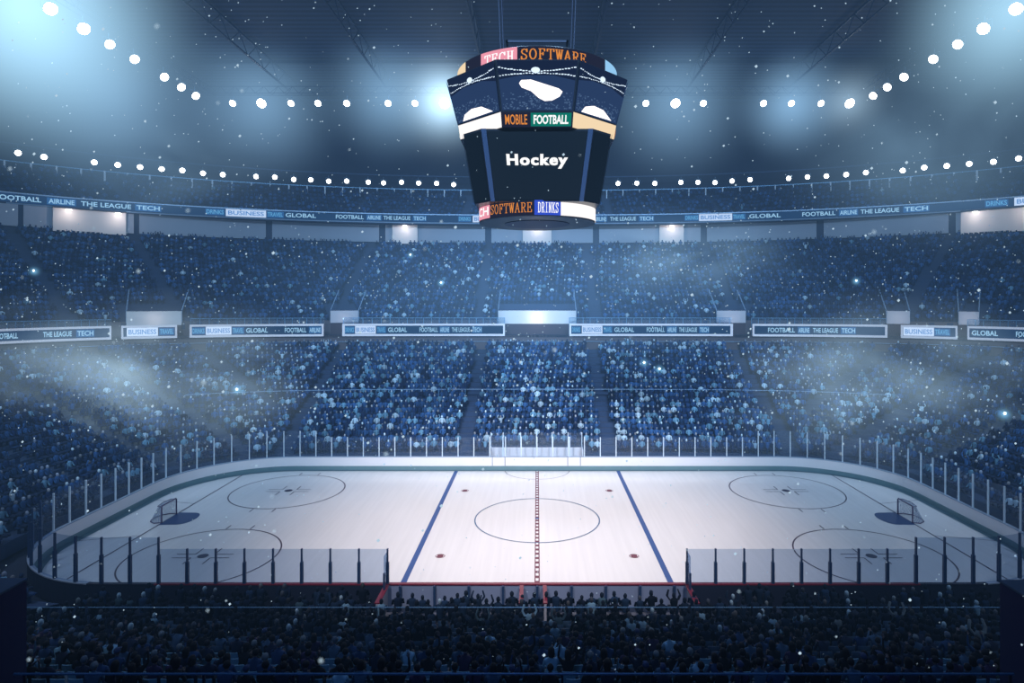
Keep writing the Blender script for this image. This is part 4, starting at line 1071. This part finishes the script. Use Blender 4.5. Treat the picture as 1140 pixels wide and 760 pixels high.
def gl(px,py,Z,rp,st,lab,col=GC,ry=None,**k):
    r = rp*Z/F; r2 = (ry or rp)*Z/F
    glow(W(px,py,Z), (r,min(r,r2,14),r2), col, st/min(r,r2,14), lab, **k)
gl(495,112,93,115,8.,'bright bluish glare halo of glowing haze around the brightest far floodlight',(.5,.75,.95),power=6.)
gl(291,113,93,110,.8,'soft blue halo around a floodlight left of the scoreboard')
gl(430,105,92,90,.9,'soft blue halo around lights just left of the scoreboard')
gl(752,113,93,110,.8,'soft blue halo around a floodlight right of the scoreboard')
gl(881,115,93,75,1.1,'soft blue halo around the lights on the far right truss')
gl(946,113,93,60,.9,'small bright halo around the last light of the far truss',(.55,.8,1.),power=3.)
gl(25,5,60,210,2.0,'large pale blue glow around the nearest left side floodlights',(.42,.72,.92))
gl(130,110,66,170,.6,'soft glow along the left side floodlights')
gl(1130,10,60,150,1.6,'large pale blue glow around the nearest right side floodlights',(.42,.72,.92))
gl(1040,160,66,220,.85,'grey blue smoke in the upper right of the hall',(.36,.62,.85),ry=150,noise=.8,nscale=1.8,seed=3.)
gl(130,430,62,250,1.15,'pale smoke drifting before the lower left seats',(.55,.78,.92),ry=125,noise=1.,nscale=2.2,seed=1.,power=1.3,thr=(.38,.7))
gl(985,440,62,210,1.0,'pale smoke drifting before the lower right seats',(.52,.76,.92),ry=130,noise=1.,nscale=2.0,seed=5.,power=1.3,thr=(.38,.7))
gl(760,285,80,160,.8,'faint smoke before the middle tier right of centre',(.45,.75,1.),ry=70,noise=1.,nscale=2.4,seed=8.)
gl(200,190,75,190,.3,'faint smoke before the upper left tier',(.45,.75,1.),ry=90,noise=1.,nscale=2.,seed=12.)
gl(598,330,78,460,.32,'broad blue haze before the far stands',(.25,.55,1.),ry=170)

# camera flashes in the crowd
def on_tier(px, py, Pa, Pb, za, zb):
    Z = 40.
    while Z < 110:
        x, y, z = W(px,py,Z); ph = atan2(y,x); rr_ = sqrt(x*x+y*y); t = (rr_-rad(Pa,ph))/(rad(Pb,ph)-rad(Pa,ph))
        if 0 <= t <= 1.02 and z <= za+(zb-za)*t+1.45: break
        Z += .1
    return W(px,py,Z-.5), Z
for px, py, lo, lab in ((264,434,1,'bright camera flash in the lower left crowd, above the rink corner'),(717,404,1,'camera flash in the lower crowd right of centre, near the top'),(1118,461,1,'bright blue camera flash in the dark far right crowd'),
    (491,315,0,'camera flash in the middle tier left of centre'),(38,302,0,'blue camera flash in the dark far left of the middle tier'),(953,313,0,'blue camera flash in the middle tier on the right'),(734,411,1,'small camera flash beside a brighter one in the lower crowd'),(457,284,0,'small camera flash high in the middle tier, left')):
    loc, Z = on_tier(px,py,P0,P1,1.,9.7) if lo else on_tier(px,py,P2,P3,13.3,24.6)
    e = empty('camera_flash', loc, 0, lab, 'camera flash', 'camera flashes in the crowd')
    MB().box(-.09,.09,-.03,.03,-.06,.06).tube([(0,-.03,0),(0,-.07,0)],.035,8).build('camera_body', darksteel, e)
    MB().add([(.17*cos(2*pi*k/10)*(1 if k % 2 else .6),-.075,.09+.17*sin(2*pi*k/10)*(1 if k % 2 else .6)) for k in range(10)],[tuple(range(10))]).build('flash', emat('flash_white',(.8,.95,1.),4.), e)
    glow(loc, (1.1,1.1,1.1), (.25,.65,1.), 1.6, 'tiny blue halo around '+' '.join(lab.split()[:9]), power=4.)

# floating flecks of ice dust
rs = random.Random(3); mb = MB()
for i in range(2750):
    Z = rs.uniform(9,75) if i < 2670 else rs.uniform(3,8); px = rs.uniform(-40,1180); py = rs.uniform(-20,745) if rs.random() < .8 else rs.uniform(250,500)
    x, y, z = W(px,py,Z)
    if z < .3 or (Z > 36 and abs(x) < 7 and z > 20) : continue
    r = (rs.uniform(.35,.8) if rs.random() < .86 else rs.uniform(.9,2.1))*Z/F*(1 if Z > 12 else .8)
    r = min(r, .09) if i < 2670 else rs.uniform(.005,.012)
    mb.add([(x-r,y,z),(x,y-r,z-r*.3),(x+r,y,z),(x,y+r,z+r*.2),(x+r*.2,y,z+r),(x-r*.1,y,z-r)], [(0,1,4),(1,2,4),(2,3,4),(3,0,4),(1,0,5),(2,1,5),(3,2,5),(0,3,5)])
tag(mb.build('ice_dust', emat('dust_glint',(.45,.6,.72),1.1)), 'pale glinting ice dust floating in the air', 'dust', None, 'stuff')  # flecks emit their own light in place of lit glints

SC.cycles.transparent_max_bounces = 24
SC.cycles.max_bounces = 6
SC.cycles.volume_bounces = 0
SC.cycles.volume_max_steps = 64
SC.cycles.use_denoising = True
